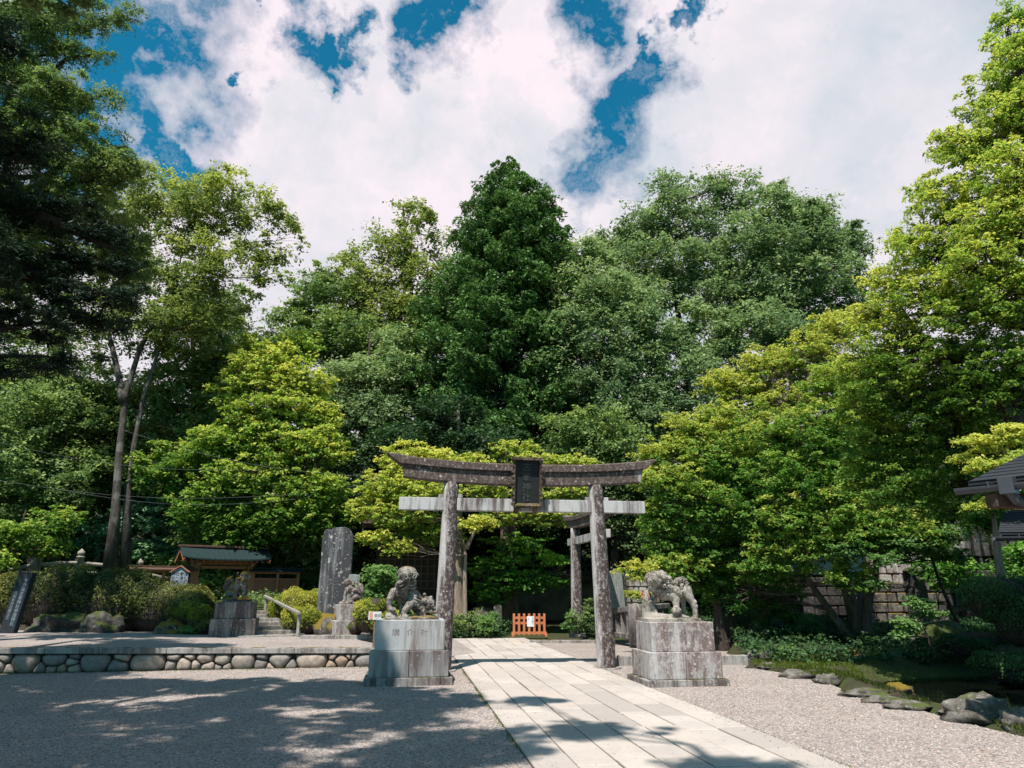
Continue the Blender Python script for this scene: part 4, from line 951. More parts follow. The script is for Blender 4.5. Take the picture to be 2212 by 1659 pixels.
# pale building behind the maples
bd = empty('shrine_building', P(1950, 1190, 31), R(-6), 'pale building with a light roof hidden behind the right maples', 'building')
M_plaster = plain_mat('plaster', (.46, .50, .55), (.36, .39, .43), 3); M_sheet = plain_mat('pale_roof', (.50, .54, .60), (.40, .43, .50), 4, .5, .1, (8, 1, 1)); M_win = plain_mat('window_glass', (.10, .14, .19), (.16, .2, .26), 3, .15, .0)
mb = MB(); mb.box((-.8, 1.5, .3), (8.5, 3, 2.6)); mb.build('wall', M_plaster, bd)
mb = MB(); mb.box((-.8, .6, 2.1), (9.6, 3.4, .12), rx=R(24)); mb.build('roof', M_sheet, bd)
for i in range(5): mb = MB(); mb.box((-4.1+i*1.5, -.02, .35), (1.1, .08, 1.0)); w_ = mb.build('window', M_win, bd); f_ = MB(); [f_.box((-4.1+i*1.5+k, -.07, .35), (.05, .04, 1.04)) for k in (-.56, 0, .56)]; f_.build('frame', M_plaster, w_)
# dark lattice hall behind the left torii pillar
hall = empty('lattice_hall', P(905, 1330, 29), R(10), 'dark wooden lattice hall in deep shade behind the left gate pillar', 'building')
M_dkwood = plain_mat('dark_wood', (.075, .048, .035), (.04, .026, .02), 8); 
mb = MB(); mb.box((0, 1.2, 1.8), (3.6, 2.2, 3.6)); mb.build('wall', M_dkwood, hall)
lt = MB()
for i in range(13): lt.box((-1.6+i*.27, .07, 2.2), (.06, .06, 2.4))
for i in range(9): lt.box((0, .04, 1.05+i*.29), (3.4, .05, .06))
lt.build('lattice', plain_mat('lattice_wood', (.16, .10, .07), (.08, .05, .04)), hall)
mb = MB(); mb.box((0, .6, 3.75), (4.8, 4.2, .15), rx=R(10)); mb.build('roof', M_dkwood, hall)
# low dark roofed wall deep in the shade
lw = empty('roofed_wall', P(1240, 1330, 33), R(6), 'long low dark roofed wall deep in the shade behind the small torii', 'wall')
mb = MB(); mb.box((0, 0, .7), (9, .25, 1.8)); mb.build('wall', plain_mat('mud_wall', (.17, .12, .07), (.04, .035, .03), 1.5), lw)
mb = MB(); mb.box((0, -.3, 1.72), (9.4, .75, .10), rx=R(22)); mb.box((0, .3, 1.72), (9.4, .75, .10), rx=R(-22)); mb.box((0, 0, 1.9), (9.4, .2, .14)); mb.build('roof', M_dkwood, lw)
# orange-red flower cluster-like maple twig near the lion handled with the plants

# ================================================================== DARK ROOF CORNER at the right edge
M_rf = plain_mat('roof_slate', (.030, .034, .040), (.018, .021, .026), 6, .8, .12, (1, 6, 1)); M_gut = plain_mat('gutter_metal', (.05, .055, .065), (.07, .075, .085), 5, .3, .05)
M_under = plain_mat('eave_wood', (.10, .06, .045), (.05, .03, .025), 8)
def eave(name, label, pxc, pyc, D, L, rz, pitch, depth, rows, hang=True):
    c_ = P(pxc, pyc, D); e = empty(name, c_, rz, label, 'building')
    r_ = MB(); cp, sp_ = math.cos(pitch), math.sin(pitch); A0 = [(.0, 0, .0), (L, 0, .0), (L, depth*cp, depth*sp_), (depth*.5, depth*cp, depth*sp_)]
    r_.add([(x, y, z+.05) for x, y, z in A0]+A0, [(0, 1, 2, 3), (4, 7, 6, 5), (0, 4, 5, 1), (0, 3, 7, 4)])
    for i in range(rows*2):
        f = i/rows/2; r_.bar((depth*.5*f+.01, depth*f*cp, depth*f*sp_+.052), (L, depth*f*cp, depth*f*sp_+.052), .02, .012)
    for i in range(0):
        f = i/rows; dy = depth*f*math.cos(pitch); dz = depth*f*math.sin(pitch); step = depth/rows
        x0 = dy*.55
        r_.box((x0+(L-x0)/2, dy+step*.5*math.cos(pitch), dz+step*.5*math.sin(pitch)+.02), (L-x0, step*1.25, .034), rx=pitch-.035)
    r_.build('roof', M_rf, e, bevel=.004)
    un = MB(); un.add([(.05, .02, -.02), (L, .02, -.02), (L, depth*math.cos(pitch), depth*math.sin(pitch)-.02), (depth*.55, depth*math.cos(pitch), depth*math.sin(pitch)-.02), (.05, .02, -.09), (L, .02, -.09), (L, depth*math.cos(pitch), depth*math.sin(pitch)-.12), (depth*.55, depth*math.cos(pitch), depth*math.sin(pitch)-.12)], [(0, 1, 2, 3), (7, 6, 5, 4), (0, 4, 5, 1), (0, 3, 7, 4)])
    un.build('eave_board', M_under, e)
    g_ = MB(); V = []; n = 8
    for x in (-.12, L):
        for k in range(n+1): a = math.pi*k/n; V.append((x, -.07-math.cos(a)*.07, -.03-math.sin(a)*.075))
        for k in range(n, -1, -1): a = math.pi*k/n; V.append((x, -.07-math.cos(a)*.062, -.03-math.sin(a)*.066))
    m_ = 2*(n+1); g_.add(V, [(k, (k+1) % m_, (k+1) % m_+m_, k+m_) for k in range(m_)]+[tuple(range(m_))[::-1], tuple(range(m_, 2*m_))]); g_.build('gutter', M_gut, e)
    bk_ = MB()
    for i in range(int(L/.5)): bk_.box((.25+i*.5, -.07, .00), (.02, .17, .02)); bk_.box((.25+i*.5, -.145, -.03), (.02, .012, .07))
    bk_.build('gutter_bracket', M_gut, e)
    if hang:
        h_ = MB(); h_.box((.42, -.07, -.05), (.15, .17, .20)); h_.tube([(.42, -.07, -.12), (.46, -.02, -.22), (.60, .12, -.28), (.9, .5, -.30), (1.5, 1.3, -.30)], [.055, .055, .055, .05, .05], 14); h_.build('downpipe', M_gut, e, bevel=.006)
        b_ = MB(); b_.box((.36, .22, -.20), (.16, .6, .16), rz=-.5); b_.build('beam_end', M_under, e, bevel=.01)
    wl = MB(); wl.box((L*.5+depth*.5+1.6, depth+.2, -.9), (L-.6, .12, 2.6)); wl.build('wall', M_dkwood, e)
    return e
eave('rest_house', 'dark seamed roof corner with a metal gutter jutting in at the right edge', 2092, 1050, 8.2, 3.2, R(-52), R(26), 1.9, 8)
eave('small_shelter', 'second lower dark eave at the right edge below the first roof', 2158, 1156, 12.5, 3.0, R(-12), R(24), 1.2, 5, False)

# overhead wires across the left trees
M_wire = plain_mat('wire', (.16, .17, .17), (.10, .10, .10))
def wire(label, pts_, r_=.004):
    q = [P(*p) for p in pts_]; n = 24; out = []
    for i in range(n+1): k = i/n; p = q[0].lerp(q[-1], k); p.z -= math.sin(k*math.pi)*.35; out.append(p)
    mb = MB(); mb.tube(out, [r_]*len(out), 6); return tag(mb.build('overhead_wire', M_wire), label, 'wire')
wire('highest thin wire crossing the leaves right of the twin trunk', [(262, 928, 24.5), (800, 1030, 24)])
wire('middle thin wire crossing the trunk from the left edge', [(-20, 952, 23), (560, 1015, 24.6)])
wire('lower pair wire crossing low over the left trees', [(-20, 1035, 23), (640, 1068, 24)])
wire('lowest thin wire just under the lower one', [(120, 1056, 23.2), (640, 1078, 24.2)])
# ================================================================== VEGETATION
LM = {
 'maple_y': leaf_mat('leaf_maple_yellow', (.070, .165, .035), (.28, .41, .065), (.66, .63, .15), .5),
 'maple_g': leaf_mat('leaf_maple_green', (0.064, 0.156, 0.033), (0.138, 0.304, 0.048), (0.313, 0.497, 0.064), .45),
 'maple_o': leaf_mat('leaf_maple_orange', (.055, .155, .035), (.18, .34, .060), (.56, .54, .12), .5),
 'green':   leaf_mat('leaf_green', (0.094, 0.153, 0.062), (0.190, 0.276, 0.092), (0.396, 0.472, 0.140), .38),
 'grey':    leaf_mat('leaf_greygreen', (0.102, 0.165, 0.082), (0.213, 0.302, 0.141), (0.413, 0.484, 0.206), .38),
 'olive':   leaf_mat('leaf_olive', (0.107, 0.151, 0.051), (0.255, 0.313, 0.085), (0.532, 0.537, 0.142), .45),
 'conifer': leaf_mat('leaf_conifer', (.045, .095, .030), (.095, .185, .050), (.17, .29, .08), .22),
 'pine':    leaf_mat('leaf_pine', (0.010, 0.023, 0.016), (0.021, 0.046, 0.026), (0.046, 0.078, 0.036), .15),
 'dark':    leaf_mat('leaf_dark', (0.029, 0.060, 0.027), (0.054, 0.111, 0.043), (0.116, 0.206, 0.063), .3),
 'hedge':   leaf_mat('leaf_hedge', (.022, .038, .012), (.060, .085, .022), (.20, .20, .05), .3),
 'hedge_y': leaf_mat('leaf_hedge_yellow', (0.092, 0.127, 0.023), (0.230, 0.265, 0.034), (0.414, 0.391, 0.057), .35),
 'fresh':   leaf_mat('leaf_fresh', (.055, .12, .04), (.12, .23, .07), (.24, .38, .12), .45),
 'bluish':  leaf_mat('leaf_bluish', (0.063, 0.152, 0.090), (0.143, 0.278, 0.152), (0.269, 0.430, 0.215), .35),
 'red':     leaf_mat('leaf_red', (.45, .11, .05), (.55, .17, .09), (.6, .28, .16), .3),
 'mossd': leaf_mat('grass_dark', (.02, .035, .008), (.04, .06, .012), (.08, .10, .02), .2, .1),
 'dry': leaf_mat('leaf_dry', (.12, .06, .035), (.22, .11, .06), (.34, .16, .07), .1),
 'grass':   leaf_mat('grass_blade', (.05, .08, .015), (.11, .16, .03), (.22, .25, .05), .35, .1),
 'mossg':   leaf_mat('moss_blade', (.04, .07, .012), (.09, .12, .018), (.19, .19, .03), .2, .1),
}
BK = {'grey': bark_mat('bark_grey', (.105, .09, .075), (.03, .025, .021), 1, .28), 'dark': bark_mat('bark_dark', (.075, .055, .045), (.022, .017, .014)),
      'pale': bark_mat('bark_pale', (.30, .24, .18), (.14, .105, .075), 1, .2), 'brown': bark_mat('bark_brown', (.16, .11, .08), (.05, .033, .025), 1, .15)}
def leaf_quads(cen, rad, per, L, W, g, flat=.32, ntw=9, droop=.28, jit=.10, tint0=None, tvar=.18, up=1.0, hang=0.0, tips=0.3, fill=.35):
    """leaves set along twigs that radiate from every clump centre"""
    n = len(cen); N = n*per; ci = np.repeat(np.arange(n), per)
    az = g.uniform(0, 2*np.pi, (n, ntw)); el = g.normal(.05, flat, (n, ntw)); ln = g.uniform(.55, 1.15, (n, ntw))
    tw = g.integers(0, ntw, N); a = az[ci, tw]; e = el[ci, tw]; l_ = ln[ci, tw]
    tt = np.sqrt(g.uniform(.01, 1, N)); fl = g.random(N) < fill
    a = np.where(fl, g.uniform(0, 2*np.pi, N), a)
    r_ = rad[ci]*tt*l_
    d = np.stack([np.cos(a), np.sin(a), np.zeros(N)], 1)
    p = cen[ci] + d*(r_*np.cos(e))[:, None]
    p[:, 2] += r_*np.sin(e) - droop*rad[ci]*tt**2 - hang*rad[ci]*g.random(N)*tt
    p += g.normal(0, 1, (N, 3))*(jit*rad[ci])[:, None]*np.array([1, 1, .6])
    nrm = np.stack([np.zeros(N), np.zeros(N), np.full(N, up)], 1) + g.normal(0, .55, (N, 3)) + d*.45*tt[:, None]
    nrm /= np.linalg.norm(nrm, axis=1)[:, None]
    dd = d + g.normal(0, .7, (N, 3)); dd[:, 2] -= .3+hang
    dd -= nrm*np.sum(dd*nrm, 1)[:, None]; dd /= np.linalg.norm(dd, axis=1)[:, None]+1e-9
    s = np.cross(nrm, dd); k = g.uniform(.45, 1.4, N)[:, None]
    V = np.stack([p-dd*L*.5*k, p+s*W*.5*k+dd*L*.05*k, p+dd*L*.5*k, p-s*W*.5*k+dd*L*.05*k], 1).reshape(-1, 3)
    t0 = (tint0[ci] if tint0 is not None else .5)
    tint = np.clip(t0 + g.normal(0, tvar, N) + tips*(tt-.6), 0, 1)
    return V, tint
class Acc:
    def __init__(s): s.v = []; s.t = []
    def add(s, V, T): s.v.append(V.astype(np.float32)); s.t.append(T.astype(np.float32))
    def build(s, name, mat, parent):
        V = np.concatenate(s.v); T = np.concatenate(s.t); n = len(T)
        global NLEAF; NLEAF += n
        return mesh_np(name, V, np.arange(len(V)), np.full(n, 4), mat, parent, tint=T)
NLEAF = 0; QF = 2.1
def wob(a, b, n, amp, g, sag=0):
    a, b = Vector(a), Vector(b); L = (b-a).length; out = []
    ph = [g.uniform(0, 6.28) for _ in range(4)]
    for i in range(n+1):
        k = i/n; p = a.lerp(b, k); e = math.sin(math.pi*k)
        p += Vector((math.sin(k*5+ph[0])*amp*L*e, math.sin(k*4+ph[1])*amp*L*e, math.sin(k*6+ph[2])*amp*L*e*.6 + sag*L*e)); out.append(p)
    return out
def tree(name, label, cat, base, blobs, leaf, bark, r0, seed, L=None, cr=.85, q=1.0, cov=.85, group=None, trunk=None, crownname='crown', aspect=.55,
         flat=.50, droop=.26, ntw=9, topbright=.25, fork=.45, twigs=.5, hang=0, shell=.42, fill=.4, limbw=.28, bs=1.18, vs=1.0):
    g = np.random.default_rng(seed); pr = random.Random(seed); base = Vector(base)
    e = empty(name, base, 0, label, cat, group); acc = Acc(); tm = MB()
    D = np.mean([b_[0].y for b_ in blobs]); L = L or max(.05, .0052*D); q *= QF; blobs = [(b_[0], (b_[1][0]*bs, b_[1][1]*bs, b_[1][2]*bs*vs), b_[2]) for b_ in blobs]; W = L*aspect
    # trunk
    ctr = sum((b_[0] for b_ in blobs), Vector())/len(blobs); top = max(b_[0].z+b_[1][2]*.4 for b_ in blobs)
    if trunk is None:
        tp = Vector((lerp(base.x, ctr.x, .8), lerp(base.y, ctr.y, .8), top))
        trunk = [wob(base, tp, 10, .03, pr)]
        trunk = [trunk[0]]
    lines = []
    for ti, tl in enumerate(trunk):
        tl = [Vector(p) for p in tl]; m = len(tl)
        if m < 6:
            dense = []
            for i in range(m-1):
                for k in range(5): dense.append(tl[i].lerp(tl[i+1], k/5))
            dense.append(tl[-1])
            for _ in range(2): dense = [dense[0]]+[(dense[i-1]+dense[i]*2+dense[i+1])/4 for i in range(1, len(dense)-1)]+[dense[-1]]
            tl = dense; m = len(tl)
        rr0 = r0 if ti == 0 else r0*.8
        rad = [rr0*(1-.86*(i/(m-1))**.9)*(1+.5*max(0, 1-i/(m-1)*9)) for i in range(m)]
        tm.tube([p-base for p in tl], rad, 12, True, .5); lines.append((tl, rad))
    cz = [b_[0].z for b_ in blobs]; z0, z1 = min(cz), max(cz)+.01
    for bi, bl_ in enumerate(blobs):
        c_, rr = bl_[0], bl_[1]; opt = bl_[2] if len(bl_) > 2 else {}
        crr = opt.get('cr', cr)*min(1.15, max(.6, min(rr)/1.4)); area = rr[0]*rr[2]+rr[0]*rr[1]+rr[1]*rr[2]
        n = max(4, int(q*(opt.get('q', 1) if opt.get('q', 1) >= .95 else opt['q']*.72)*area/crr**2*1.15))
        d = g.normal(0, 1, (n, 3)); d /= np.linalg.norm(d, axis=1)[:, None]
        rf = shell+(1-shell)*g.random(n)**.6; inner = g.random(n) < .28; rf = np.where(inner, rf*g.random(n), rf)
        cen = np.array(c_)+d*np.array(rr)*rf[:, None]*np.clip(1-crr*.3/np.array(rr), .5, 1)
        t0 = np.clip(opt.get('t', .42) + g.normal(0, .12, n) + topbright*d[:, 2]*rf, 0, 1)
        per = int(cov*opt.get('cov', 1)*math.pi*crr**2/(L*W*.5))
        rad = crr*g.uniform(.5, 1.35, n)
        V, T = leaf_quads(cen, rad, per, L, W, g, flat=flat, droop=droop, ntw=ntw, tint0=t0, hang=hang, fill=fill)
        V -= np.array(base, np.float32); acc.add(V, T)
        # limb to the blob from the nearest sensible trunk point below it
        best = None
        for tl, rad_ in lines:
            for i, p in enumerate(tl):
                if i < len(tl)*.12 and len(tl) > 4: continue
                dist_ = (p-c_).length + max(0, p.z-(c_.z-.25*rr[2]))*2.0
                if best is None or dist_ < best[0]: best = (dist_, p, rad_[i])
        _, bp, br_ = best; ln = wob(bp, c_, 7, .06, pr, -.02)
        rs = max(.02, min(br_*.8, r0*limbw)); rads = [rs*(1-.75*i/7) for i in range(8)]
        tm.tube([p-base for p in ln], rads, 7, True, .5)
        for k in range(n):
            if pr.random() < twigs:
                st_ = ln[pr.choice((3, 4, 5, 6, 7))]; cc = Vector(cen[k]); tw_ = wob(st_, cc, 4, .08, pr)
                rs2 = max(.008, rads[5]*.55); tm.tube([p-base for p in tw_], [rs2*(1-.7*i/4) for i in range(5)], 5, False, .5)
                for _ in range(2):
                    a_ = pr.random()*6.28; ee = cc+Vector((math.cos(a_), math.sin(a_), -.1))*crr*.7
                    tm.tube([cc-base, ee-base], [rs2*.35, rs2*.12], 4, False, .5)
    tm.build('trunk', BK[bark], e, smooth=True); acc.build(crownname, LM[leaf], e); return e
def B(px, py, D, rx, ry, dep=None, **o):
    s = mpp(px, py, D); return (P(px, py, D), (rx*s, (dep if dep is not None else min(rx, ry*1.3)*s*.9), ry*s), o)
Pt = lambda *a: P(*a)
def gz(x, y, z=None): return Vector((x, y, height(x, y) if z is None else z))
def gbase(px, D, py=1300): p = P(px, py, D); return Vector((p.x, D, height(p.x, D)-.1))

# --- tall broadleaf on the left with two pale trunks
tb = P(238, 1240, 28.5); tb.z -= .4
tree('broadleaf_tree', 'tall olive-green tree at left with two pale trunks side by side', 'tree', tb,
 [B(590, 450, 28.0, 70, 60, q=.8), B(500, 430, 28.5, 90, 65), B(425, 480, 29.0, 100, 90), B(330, 430, 29.0, 95, 90), B(560, 540, 28.0, 70, 55, q=.8), B(470, 590, 28.0, 110, 80), B(360, 600, 29.0, 110, 90),
  B(250, 500, 30.0, 90, 110), B(280, 690, 29.0, 120, 80, t=.3), B(420, 700, 28.0, 110, 60, t=.3), B(180, 620, 31.0, 90, 110, t=.35), B(455, 395, 28.5, 60, 30, q=.7), B(640, 500, 28.0, 30, 50, q=.6), B(600, 590, 27.8, 45, 26, q=.6)],
 'olive', 'grey', .21, 11, cr=.62, cov=.7, q=.58, trunk=[
  [tb, P(250, 1100, 28.5), P(258, 980, 28.5), P(272, 850, 28.5), P(300, 760, 28.5), P(335, 690, 28.5), P(420, 600, 28.3), P(520, 530, 28.0)],
  [tb+Vector((.5, .3, 0)), P(276, 1060, 29.0), P(290, 960, 29.0), P(312, 850, 29.0), P(345, 750, 29.0), P(380, 640, 29.0), P(395, 520, 29.0)],
  [P(268, 870, 28.5), P(245, 760, 28.7), P(225, 680, 29.0), P(200, 560, 30.0)]], twigs=.7, topbright=.3)
# --- trees behind at far left
tree('broadleaf_tree', 'dense mid-green tree behind the bridge railing at far left', 'tree', gbase(70, 31),
 [B(40, 900, 31, 130, 90), B(120, 1010, 31, 130, 90), B(20, 1060, 31, 110, 80), B(150, 900, 32, 110, 80), B(60, 780, 33, 120, 100, t=.3)], 'green', 'dark', .3, 12, cr=.8)
tree('maple_tree', 'low yellow-green maple over the bridge railing at far left', 'maple tree', gbase(-10, 25),
 [B(10, 1150, 25, 80, 36, t=.3), B(90, 1185, 26, 60, 22, t=.3), B(-30, 1210, 24.5, 60, 30, t=.4), B(120, 1120, 26, 60, 30, t=.2)], 'maple_y', 'dark', .14, 13, cr=.5)
tree('maple_tree', 'blue-green layered maple behind the two pale trunks', 'maple tree', gbase(180, 32.5),
 [B(90, 1100, 32.0, 110, 45, t=.6), B(200, 1160, 32.5, 110, 40), B(120, 1040, 32.5, 90, 45), B(340, 1130, 32.5, 110, 50), B(400, 1050, 33.5, 100, 60), B(330, 1190, 32.1, 90, 26, t=.7), B(230, 1060, 33.5, 100, 60), B(480, 1110, 33.5, 80, 60)], 'bluish', 'dark', .18, 14, cr=.65, flat=.18)
tree('broadleaf_tree', 'dark green tree filling the space between the pale trunks and the yellow maple', 'tree', gbase(380, 33),
 [B(370, 880, 33, 120, 90), B(450, 780, 33, 110, 90), B(300, 970, 33, 110, 80), B(480, 930, 32, 90, 90), B(200, 860, 33, 110, 80), B(420, 700, 34, 90, 60), B(500, 670, 35, 50, 60, q=.7)], 'green', 'dark', .3, 15, cr=.85)
tree('larch_tree', 'feathery pale tree tip showing beside the gap of sky at left', 'conifer', gbase(480, 42),
 [B(470, 700, 42, 55, 60, q=.7), B(500, 760, 42, 60, 60, q=.8), B(440, 640, 42, 40, 40, q=.6)], 'grey', 'dark', .2, 16, cr=.6, aspect=.25, flat=.12, hang=.5)
# --- yellow-green maple left of centre
tree('maple_tree', 'large round yellow-green maple left of centre above the wooden gate', 'maple tree', gbase(600, 33),
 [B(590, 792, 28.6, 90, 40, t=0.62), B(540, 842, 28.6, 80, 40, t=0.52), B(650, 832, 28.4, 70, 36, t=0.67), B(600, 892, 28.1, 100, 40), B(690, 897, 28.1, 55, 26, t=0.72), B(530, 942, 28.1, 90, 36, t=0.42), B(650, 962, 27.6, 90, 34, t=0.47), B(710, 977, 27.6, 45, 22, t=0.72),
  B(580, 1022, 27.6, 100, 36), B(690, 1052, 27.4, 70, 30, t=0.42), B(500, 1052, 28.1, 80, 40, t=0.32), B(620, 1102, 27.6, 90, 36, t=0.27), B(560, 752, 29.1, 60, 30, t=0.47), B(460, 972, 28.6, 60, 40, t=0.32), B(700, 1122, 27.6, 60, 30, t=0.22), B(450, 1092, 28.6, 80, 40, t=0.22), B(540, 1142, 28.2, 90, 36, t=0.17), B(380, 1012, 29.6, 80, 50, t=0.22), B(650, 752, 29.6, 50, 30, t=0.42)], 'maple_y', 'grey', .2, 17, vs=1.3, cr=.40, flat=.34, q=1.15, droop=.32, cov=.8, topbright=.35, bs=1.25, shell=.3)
tree('shrub_tree', 'dark leafy thicket behind the wooden gate roof', 'tree', gbase(560, 30),
 [B(500, 1160, 30, 120, 50, t=.5), B(640, 1180, 30, 110, 60, t=.25), B(600, 1240, 30.5, 120, 50, t=.25), B(440, 1215, 31, 100, 40, t=.55), B(700, 1230, 31, 100, 70, t=.2), B(480, 1260, 30, 60, 30, t=.9)], 'green', 'dark', .14, 18, cr=.6)
# --- background crowns, centre left
tree('broadleaf_tree', 'airy yellow-olive tree against the cloud, left of the big conifer', 'tree', gbase(860, 42),
 [B(900, 500, 42, 85, 55, q=.7), B(820, 560, 42, 95, 60, q=.8), B(930, 590, 42, 80, 60, q=.9), B(760, 610, 41, 80, 60, q=.8), B(850, 660, 42, 100, 70), B(930, 700, 42, 80, 70), B(880, 455, 42, 35, 30, q=.6), B(760, 700, 42, 90, 60)], 'olive', 'dark', .35, 19, cr=.95, cov=.7, twigs=.7)
tree('broadleaf_tree', 'dark-edged green tree with a ragged crown beside the sky gap', 'tree', gbase(680, 39),
 [B(690, 640, 39, 70, 55, q=.9), B(640, 700, 39, 60, 50), B(720, 720, 38, 100, 60), B(620, 760, 38, 50, 50), B(700, 600, 39, 45, 35, q=.6), B(790, 760, 39, 90, 60)], 'green', 'dark', .3, 20, cr=.8)
tree('broadleaf_tree', 'pale grey-green rounded tree between yellow maple and conifer', 'tree', gbase(780, 35),
 [B(760, 810, 35, 90, 60, t=.65), B(830, 830, 35, 90, 70, t=.55), B(740, 880, 35, 70, 60, t=.4), B(800, 920, 34.5, 100, 80, t=.3), B(860, 760, 36, 70, 60, t=.6), B(790, 1010, 34, 90, 70, t=.2), B(720, 960, 35, 60, 60, t=.25)], 'grey', 'dark', .3, 21, cr=.85)
# --- great conifer
def conifer(name, label, base, D, px, apex, rows, leaf, seed, bark='dark', L=.15, r0=.4):
    g = np.random.default_rng(seed); pr = random.Random(seed); base = Vector(base); e = empty(name, base, 0, label, 'conifer'); acc = Acc(); tm = MB()
    top = P(px, apex, D); axis = lambda z: Vector((lerp(base.x, top.x, (z-base.z)/(top.z-base.z)), lerp(base.y, top.y, (z-base.z)/(top.z-base.z)), z))
    tm.tube([axis(lerp(base.z, top.z, k/12))-base for k in range(13)], [r0*(1-.93*k/12) for k in range(13)], 12)
    zs = [(P(px, r_[0], D).z, r_[1]*mpp(px, r_[0], D), r_[2]*mpp(px, r_[0], D)) for r_ in rows][::-1]
    def width(z, left):
        for i in range(len(zs)-1):
            if zs[i][0] <= z <= zs[i+1][0]: k = (z-zs[i][0])/(zs[i+1][0]-zs[i][0]); j = 1 if left else 2; return lerp(zs[i][j], zs[i+1][j], k)
        return 0
    cen = []; rad = []; t0 = []; z = zs[0][0]
    while z < top.z-.1:
        nb = 15 if z < top.z-3 else 9
        for k in range(nb):
            a = pr.uniform(0, 6.28); zz = z+pr.uniform(-.3, .3); wl_, wr_ = width(min(zz, top.z), True), width(min(zz, top.z), False); w_ = (wl_ if math.cos(a) < 0 else wr_)*pr.uniform(.70, 1.10)
            if w_ < .15: w_ = .2
            p0 = axis(zz); p1 = p0+Vector((math.cos(a)*w_, math.sin(a)*w_*.9, -.02*w_)); ln = wob(p0, p1, 5, .04, pr, -.07)
            tm.tube([p-base for p in ln], [.055*(1-.8*i/5)+.006 for i in range(6)], 5, False)
            m = max(1, int(w_/.55))
            for j in range(m):
                f = 1-(j/m)**1.2*.75; c_ = p0.lerp(p1, f); c_.z -= math.sin(f*2.6)*.1; r_ = .62*(1 if j else .85)*min(1, .4+w_/2.5)
                cen.append(c_+Vector((pr.gauss(0, .15), pr.gauss(0, .15), pr.gauss(0, .12)))); rad.append(r_); t0.append(.35+.35*f*(j == 0)+pr.gauss(0, .12))
        z += .42
    cen = np.array([tuple(c_) for c_ in cen]); rad = np.array(rad)
    V, T = leaf_quads(cen, rad, 90, L*1.25, L*.55, g, flat=.38, droop=.55, ntw=7, jit=.07, tint0=np.clip(np.array(t0), 0, 1), hang=.25, up=.8, tips=.45, fill=.15)
    acc.add(V-np.array(base, np.float32), T); tm.build('trunk', BK[bark], e, smooth=True); acc.build('crown', LM[leaf], e); return e
cb = gbase(1100, 36.5); conifer('cypress_tree', 'great dark green conifer rising to a blunt point in the centre', cb, 36.5, 1098, 350,
 [(350, 3, 3), (375, 36, 36), (430, 92, 92), (480, 112, 125), (560, 142, 138), (640, 180, 145), (720, 225, 150), (800, 250, 165), (880, 255, 185), (960, 235, 195), (1040, 190, 190), (1120, 150, 170), (1200, 60, 60)], 'conifer', 31, L=.155)
# --- right-hand background crowns
tree('broadleaf_tree', 'tall airy grey-green tree with twiggy tips, right of the conifer', 'tree', gbase(1480, 41),
 [B(1460, 400, 41, 55, 45, q=.7), B(1545, 400, 41, 60, 42, q=.7), B(1400, 480, 41, 75, 60, q=.85), B(1500, 480, 41, 110, 70, q=.85), B(1600, 450, 42, 60, 70, q=.8), B(1330, 540, 41, 70, 55), B(1430, 590, 40, 130, 80), B(1560, 590, 41, 110, 80), B(1340, 650, 40, 100, 60)], 'grey', 'dark', .4, 22, cr=.95, cov=.75, twigs=.7)
tree('broadleaf_tree', 'wide grey-green tree forming the right shoulder of the wood', 'tree', gbase(1700, 39),
 [B(1700, 450, 39, 80, 55), B(1660, 530, 39, 110, 80), B(1770, 520, 39, 90, 80), B(1740, 620, 38.5, 120, 80), B(1830, 530, 40, 50, 55, q=.8), B(1620, 650, 39, 110, 80), B(1850, 620, 39.5, 60, 80, q=.8), B(1760, 715, 39, 100, 60, q=.8)], 'grey', 'dark', .38, 23, cr=.9, cov=.8)
tree('broadleaf_tree', 'pale drooping green tree in front of the conifer on its right', 'tree', gbase(1320, 35),
 [B(1250, 560, 36, 80, 50, t=.6), B(1300, 640, 35, 110, 70, t=.55), B(1230, 700, 35, 80, 70, t=.45), B(1330, 740, 35, 120, 80, t=.4), B(1230, 800, 34.5, 90, 70, t=.35), B(1330, 860, 34.5, 110, 80, t=.25)], 'grey', 'dark', .32, 24, cr=.85, hang=.2)
tree('broadleaf_tree', 'broad mid-green tree with visible dark trunks above the right maples', 'tree', gbase(1500, 34),
 [B(1470, 720, 35, 130, 70, t=.5), B(1580, 740, 35, 120, 70, t=.5), B(1440, 820, 34, 120, 70, t=.35), B(1400, 920, 33.5, 120, 70, t=.25), B(1500, 930, 33.5, 90, 70, t=.2), B(1680, 700, 35, 90, 60, t=.45)], 'grey', 'dark', .36, 25, cr=.85, trunk=[[gbase(1500, 34), P(1500, 1000, 34), P(1488, 880, 34), P(1478, 780, 34.5)], [gbase(1530, 34), P(1560, 980, 34), P(1540, 860, 34), P(1560, 760, 35)]])
tree('broadleaf_tree', 'shaded dark green tree behind the torii lintel on the right', 'tree', gbase(1330, 31),
 [B(1260, 940, 31, 110, 60, t=.35), B(1340, 980, 31, 100, 60, t=.3), B(1220, 1010, 31, 90, 50, t=.25), B(1400, 1040, 31, 110, 60, t=.2), B(1320, 1080, 31.5, 110, 60, t=.15), B(1430, 1130, 31, 110, 60, t=.15)], 'green', 'dark', .25, 26, cr=.75)
tree('broadleaf_tree', 'deep shaded tree behind the torii lintel on the left', 'tree', gbase(900, 32),
 [B(900, 960, 33, 110, 60, t=.3), B(980, 1000, 33, 110, 60, t=.2), B(860, 1080, 33, 120, 70, t=.2), B(760, 1120, 32, 90, 80, t=.15), B(1000, 1120, 33, 120, 60, t=.15)], 'dark', 'dark', .25, 27, cr=.8)
